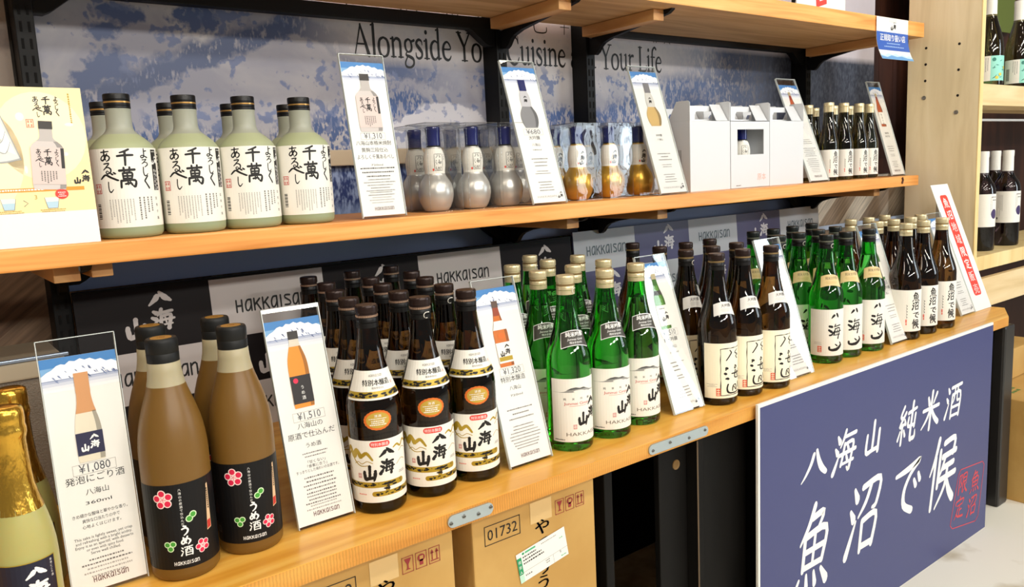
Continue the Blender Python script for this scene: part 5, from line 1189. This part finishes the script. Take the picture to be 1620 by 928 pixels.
# red strip card
t = thing('banner_card', 'tall white card with a red strip and white characters, right end of counter', 'sign card', (2.727, .096, 0))
W, Hh, lean = .112, .376, .142; S = math.hypot(Hh, lean); sn, cs = lean / S, Hh / S
m = MB(); A = Art(); A.rrect(-.024, .045, .024, S - .035, .010, M('strip_red', (238, 66, 50), .4), 1)
for i, c in enumerate('魚沼地域限定販売'):
    v = S - .060 - i * .0395
    if c in G: A.glyph(c, 0, v, .032, .030, WHITEINK, 2, 1.05)
    else:
        for d in (-.0006, 0, .0006): A.text(c, d, v - .0125, .033, WHITEINK, 2)
vs = [(-W / 2, 0, 0), (W / 2, 0, 0), (W / 2, S, 0), (-W / 2, S, 0)]
def mpr(u, v, L): return (u, v * sn - .0003 * L * cs, v * cs + .0003 * L * sn + .001)
P = [mpr(u, v, 0) for u, v, _ in vs]; Q = [(p[0], p[1] + .0012, p[2]) for p in P]
m.add(P + Q, [(0, 1, 2, 3), (7, 6, 5, 4), (0, 4, 5, 1), (1, 5, 6, 2), (2, 6, 7, 3), (3, 7, 4, 0)], PAPER)
A.emit(m, mpr); m.obj('card', t)
m = MB(); m.add([(-.03, .0015, .001), (.03, .0015, .001), (.03, .14, .0012), (-.03, .14, .0012), (-.03, .135, S * .9 * cs), (.03, .135, S * .9 * cs)], [(0, 1, 2, 3), (3, 2, 5, 4)], PAPER); m.obj('easel_back', t)

# big cream board at the left end of the middle shelf
t = thing('promotion_board', 'large cream promotion board with glass and frosted bottle print at the far left', 'sign board', (.290, .345, ZM))
W, Hh, lean = .202, .2155, .016; S = math.hypot(Hh, lean); sn, cs = lean / S, Hh / S; h = W / 2
CR = M('board_cream', (248, 226, 168), .5); CR2 = M('board_cream_light', (252, 236, 194), .5); OR = M('board_orange', (244, 150, 40), .5)
m = MB(); A = Art()
A.rect(-h, .046, h, S, CR, 1); A.ell(.045, .15, .055, .06, CR2, 2, 30); A.ell(-.03, .12, .05, .07, CR2, 2, 30)
r = random.Random(5)
for i in range(12): 
    u_, v_ = r.uniform(-h + .01, h - .01), r.uniform(.09, S - .01); A.ell(u_, v_, r.uniform(.002, .006), r.uniform(.002, .006), M('board_glow', (254, 246, 222), .5), 3, 12)
senman(A, .5, .056, S - .0285, layer=5)
seal(A, .0335, S - .049, .009, PINKINK, 4); A.cols(.0845, S - .008, .05, .0022, 1, .003, OCHRE, 5, 4)
B2 = Art(); picture(B2, 'sho', .048, .076, .094); ra = math.radians(-3)
for mt, L, tr in B2.t: A.t.append((mt, L + 2, tuple((.05 + (p[0] - .05) * math.cos(ra) - (p[1] - .1) * math.sin(ra), .1 + (p[0] - .05) * math.sin(ra) + (p[1] - .1) * math.cos(ra)) for p in tr)))
mark(A, .088, .092, .020, INK, 6)
GL1 = M('print_glass', (214, 216, 212), .4); GL2 = M('print_glass_dark', (160, 162, 160), .4); GL3 = M('print_glass_pale', (238, 240, 238), .4)
A.poly([(-.056, .205), (-.008, .205), (.017, .118), (-.020, .112)], GL1, 4); A.poly([(-.020, .190), (-.010, .198), (.012, .125), (.002, .130)], GL3, 5)
for p in ((-.03, .18), (-.018, .165), (-.024, .148), (-.008, .152), (-.004, .138)): A.poly([(p[0] - .009, p[1] - .005), (p[0] + .004, p[1] - .011), (p[0] + .011, p[1] + .004), (p[0] - .003, p[1] + .010)], GL3, 6); A.stroke([(p[0] - .009, p[1] - .005, .0006), (p[0] + .004, p[1] - .011, .001), (p[0] + .011, p[1] + .004, .0006)], GL2, 7)
A.stroke([(-.0215, .1145, .0016), (0, .1155, .0022), (.016, .1195, .0016)], GL2, 7); A.stroke([(-.008, .205, .0008), (.017, .118, .0014)], GL2, 7)
A.rect(-h, .0745, h - .012, .0795, OR, 4); A.lines(.01, .0762, .09, .0022, 1, .003, WHITEINK, 3, 5)
LB = M('print_water', (176, 206, 222), .4)
for i, u in enumerate((-.068, -.018, .034)):
    if i: A.text(str(i + 1), u - .006, .064, .0085, OCHRE, 4)
    A.poly([(u + .004, .066), (u + .022, .066), (u + .019, .048 + .003), (u + .007, .051)], M('print_cup', (238, 236, 224), .5), 4); A.poly([(u + .0055, .060), (u + .0205, .060), (u + .019, .051), (u + .007, .051)], LB, 5)
    for q in ((.004, .066, .007, .051), (.022, .066, .019, .051), (.007, .051, .019, .051)): A.stroke([(u + q[0], q[1], .0004), (u + q[2], q[3], .0004)], GREYINK, 6)
    if i < 2: A.stroke([(u + .031, .063, .0007), (u + .036, .059, .0007), (u + .031, .055, .0007)], GREYINK, 4, 1)
    A.lines(u + .013, .0485, .034, .0013, 2, .0024, OCHRE, 4 + i, 5)
A.ell(-.043, .067, .0085, .0068, OR, 7); A.lines(-.043, .0675, .011, .0012, 2, .0026, WHITEINK, 3, 8); A.ell(.060, .070, .0082, .0070, VERM, 7); A.lines(.060, .0715, .011, .0012, 3, .0026, WHITEINK, 5, 8)
def mpb(u, v, L): return (u, v * sn - .00016 * L * cs, v * cs + .00016 * L * sn + .0002)
P = [mpb(u, v, 0) for u, v in ((-h, 0), (h, 0), (h, S), (-h, S))]; Q = [(p[0], p[1] + .0025, p[2]) for p in P]
m.add(P + Q, [(0, 1, 2, 3), (7, 6, 5, 4), (0, 4, 5, 1), (1, 5, 6, 2), (2, 6, 7, 3), (3, 7, 4, 0)], PAPER); A.emit(m, mpb); m.obj('printed_panel', t)
m = MB(); m.prism([(.003, 0), (.07, 0), (.0045 + lean * .6, Hh * .7)], 'x', -.03, .03, PAPER); m.obj('easel_back', t)

# hanging sign on the top shelf edge, and a poster standing on it
t = thing('hanging_sign', 'white and blue sign hanging from the top shelf edge', 'sign', (2.612, .337, .880))
m = MB(); SB = M('sign_royal_blue', (44, 92, 180), .4); A = Art()
w_, hh = .188, .124; A.rect(-w_ / 2, -.096, w_ / 2, -.042, SB, 1)
mark(A, .004, -.022, .030, INK, 1)
A.text('正規取り扱い店', .0, -.066, .022, WHITEINK, 2, width=.150); A.text('正規取り扱い店', .0006, -.0663, .022, WHITEINK, 2, width=.150); A.lines(.002, -.0765, .12, .0034, 2, .0095, M('sign_pale_blue', (170, 200, 236), .5), 3, 2)
MB_ = M('sign_hill', (104, 160, 210), .5); MB2 = M('sign_hill_pale', (190, 216, 236), .5)
A.poly([(-.094, -.124), (.094, -.124), (.094, -.112), (.075, -.108), (.06, -.112), (.04, -.106), (.02, -.110), (.0, -.104), (-.02, -.109), (-.045, -.105), (-.07, -.112), (-.094, -.108)], MB2, 1); A.poly([(-.094, -.124), (.094, -.124), (.094, -.118), (.06, -.117), (.03, -.112), (.0, -.115), (-.03, -.111), (-.06, -.118), (-.094, -.114)], MB_, 2)
def bend(v): return -.0012 - .020 * max(0, (-v - .05) / .074) ** 2
N = 10
for i in range(N):
    a_, b_ = -hh * i / N, -hh * (i + 1) / N
    m.add([(-w_ / 2, bend(b_), b_), (w_ / 2, bend(b_), b_), (w_ / 2, bend(a_), a_), (-w_ / 2, bend(a_), a_), (-w_ / 2, bend(b_) + .0006, b_), (w_ / 2, bend(b_) + .0006, b_), (w_ / 2, bend(a_) + .0006, a_), (-w_ / 2, bend(a_) + .0006, a_)], [(0, 1, 2, 3), (7, 6, 5, 4), (0, 3, 7, 4), (1, 5, 6, 2)], PAPER)
def mph(u, v, L): return (u, bend(v) - .0004 * L, v)
n2 = []
for mt, L, tr in A.t: n2.append((mt, L, tr))
B = Art()
for mt, L, tr in n2:
    # cut in thin bands so the print follows the curl
    B.t.append((mt, L, tuple((p[1], p[0]) for p in tr)))
class Swap:
    pass
B.emit(m, lambda v, u, L: mph(u, v, L), .0124); m.obj('sheet', t)
m = MB(); m.bevbox(-.02, .02, -.0022, .0, -.012, .0, M('clear_tape', (226, 226, 220), .2), .0006); m.obj('tape', t)
t = thing('poster_stand', 'white and red poster standing on the top shelf, cut by the frame', 'poster', (2.287, .372, .8824))
m = MB(); A = Art(); A.rect(-.125, 0, .122, .24, PAPER, 0); A.poly([(-.028, .006), (.024, .020), (.010, .2), (-.05, .2)], VERM, 1); A.poly([(-.012, .024), (.010, .030), (.0, .19), (-.03, .19)], PAPER, 2); A.frame(-.125, 0, .122, .24, .0016, MIST[1], 3)
A.emit(m, lambda u, v, L: (u, -.0003 * L, v)); m.box(-.125, .122, .0002, .0016, 0, .24, PAPER); m.obj('sheet', t); m = MB(); m.prism([(.0018, 0), (.07, 0), (.0018, .17)], 'x', -.04, .04, PAPER); m.obj('easel_back', t)

# ------------------------------------------------------------------ the next shelving unit, with wine
t = thing('wine_shelf_unit', 'pale birch shelving unit at the right edge holding wine bottles', 'shelf unit', (2.86, .185, -.59))
def wp(name, x0, x1, y0, y1, z0, z1, mat, label=None):
    m = MB(); m.bevbox(x0 - 2.86, x1 - 2.86, y0 - .185, y1 - .185, z0 + .59, z1 + .59, mat, .002); return m.obj(name, t, label=label)
m = MB(); m.bevbox(0, .022, .002, .225, 0, 1.95, WOOD_PALE, .002); m.box(-.0006, .0226, -.0008, .002, 0, 1.95, WOOD_EDGE)
T = Matrix.Rotation(PI / 2, 4, 'Y')
for y, zs in ((.3515, (.8089, .7577, .706)), (.2495, (.8073, .7285, .6498))):
    for z in zs:
        k = len(m.v); m.lathe([(0, 0), (.0042, 0)], HOLE, 14)
        for i in range(k, len(m.v)): q = m.v[i]; m.v[i] = (-.0004, q[0] + y - .185, q[1] + z + .59)
m.obj('side_panel', t)
for y, z in ((.354, .6524), (.2525, .598)):
    m = MB(); k = len(m.v); m.lathe([(0, 0), (.0068, 0), (.0062, .0022), (.003, .003), (0, .0022)], SCREW, 14)
    for i in range(k, len(m.v)): q = m.v[i]; m.v[i] = (-.0004 - q[2], q[0] + y - .185, q[1] + z + .59)
    m.obj('bolt', t)
wp('shelf', 2.884, 5.9, .187, .42, .614, .680, WOOD_BEAM); wp('rail', 2.884, 5.9, .30, .315, .575, .583, PAPER_W)
wp('shelf', 2.884, 5.9, .187, .42, .090, .137, WOOD_EDGE); wp('beam', 2.884, 5.9, .205, .225, -.045, .055, WOOD_BEAM)
wp('back_panel', 3.50, 5.9, .63, .645, -.59, 1.4, WOOD_DARK)
for x in (3.0, 3.12, 3.3): wp('upright', x, x + .02, .30, .33, -.58, -.045, BLACK_PAINT)
m = MB(); m.bevbox(3.66, 3.79, .612, .618, .36, .50, M('blue_print', (96, 128, 200), .4), .001); tag(m.obj('poster'), 'small blue print behind the red wine bottles', 'poster')
m = MB(); m.bevbox(3.30, 3.52, .600, .606, .98, 1.3, M('violet_print', (128, 128, 170), .4), .001); tag(m.obj('poster'), 'violet print behind the leftmost white wine bottle', 'poster')
m = MB(); m.bevbox(3.53, 4.2, .600, .606, .98, 1.3, M('green_print_wall', (104, 118, 50), .4), .001); tag(m.obj('poster'), 'olive green print behind the right white wine bottles', 'poster')
BODYW = [(0, .004), (.034, 0), (.0405, .002), (.0425, .008), (.0425, .195), (.0418, .207), (.0390, .219), (.0330, .231), (.0255, .242), (.0195, .254), (.0172, .268), (.0165, .290), (.0165, .322), (0, .323)]
def wine_parts(kind):
    if kind == 'red': prof = BODYW; g = WINE_GLASS
    else:
        prof = [(r, z * .90) for r, z in [(0, .004), (.034, 0), (.0405, .002), (.0425, .008), (.0425, .135), (.0410, .155), (.0370, .180), (.0310, .205), (.0250, .228), (.0200, .248), (.0172, .268), (.0165, .290), (.0165, .322), (0, .323)]]; g = OLIVE_GLASS if kind == 'white' else PALE_GLASS
    k = 1 if kind == 'red' else .90
    m = MB(); m.lathe(prof, g, 44); body = m.mesh('glass_body', 40); CW = M('capsule_white', (236, 234, 226), .4)
    m = MB(); m.lathe([(.0178, .255 * k), (.0182, .255 * k), (.0176, .312 * k), (.0184, .316 * k), (.0186, .328 * k), (.0180, .334 * k), (0, .335 * k)], CW, 36); cap = m.mesh('capsule', 40)
    A = Art()
    if kind == 'red':
        A.rect(-.064, .082, .064, .192, LABELW, 0); A.cols(.018, .180, .06, .002, 2, .005, PALEINK, 3); A.ell(.028, .125, .0135, .0165, M('grape_purple', (62, 46, 92), .5), 1, 24); A.lines(.026, .180, .034, .0036, 1, .006, INK, 3); A.lines(.03, .170, .02, .0036, 1, .006, INK, 6); A.rect(-.05, .094, -.044, .101, GREYINK, 1); A.cols(-.03, .18, .085, .0016, 4, .004, PALEINK, 4)
    else:
        A.rect(-.066, .020, .066, .100, LABELW, 0); A.rect(-.012, .020, .066, .100, M('mint_label', (146, 214, 198), .5), 1); r = random.Random(7); LF = M('leaf_print', (36, 120, 104), .5); LM = M('lemon_print', (214, 196, 64), .5)
        for i in range(16):
            u, v, a_ = r.uniform(-.006, .06), r.uniform(.026, .096), r.uniform(0, 3.1); A.stroke([(u - .006 * math.cos(a_), v - .006 * math.sin(a_), .0004), (u, v, .0026), (u + .006 * math.cos(a_), v + .006 * math.sin(a_), .0004)], LF, 2)
        for u, v in ((.02, .04), (.04, .062), (.008, .03)): A.ell(u, v, .006, .005, LM, 3)
        A.ell(-.002, .088, .006, .006, LF, 3); A.cols(-.020, .094, .05, .0018, 3, .006, GREYINK, 5)
        for i in range(8): A.rect(-.056 + i * .0016, .03, -.0552 + i * .0016, .07, INK, 1)
    return [('glass_body', body, None), ('capsule', cap, None), ('label', curved(A, .0425), None)]
for kind, x, y, z, lab in (('red', 3.095, .262, .137, 'dark wine bottle with white capsule, leftmost on the lower wine shelf'), ('red', 3.300, .262, .137, 'dark wine bottle with full white label, right front on lower wine shelf'), ('red', 3.268, .370, .137, 'dark wine bottle behind, between the two front dark wine bottles'), ('red', 3.47, .370, .137, 'dark wine bottle in the back at the right frame edge')):
    bottle(kind, lambda: wine_parts('red'), x, y, z, 45, 'wine_bottle', lab, 'wine bottle', 'dark wine bottles')
for kind, x, y, z, lab in (('white', 3.110, .262, .680, 'wine bottle with white capsule and mint label, leftmost on upper wine shelf'), ('pale', 3.268, .345, .680, 'pale yellow wine bottle behind, between the mint label bottles'), ('white', 3.345, .262, .680, 'wine bottle with mint label at the right frame edge, upper wine shelf')):
    bottle(kind, (lambda: wine_parts('white')) if kind == 'white' else (lambda: wine_parts('pale')), x, y, z, 45, 'wine_bottle', lab, 'wine bottle', 'pale wine bottles')
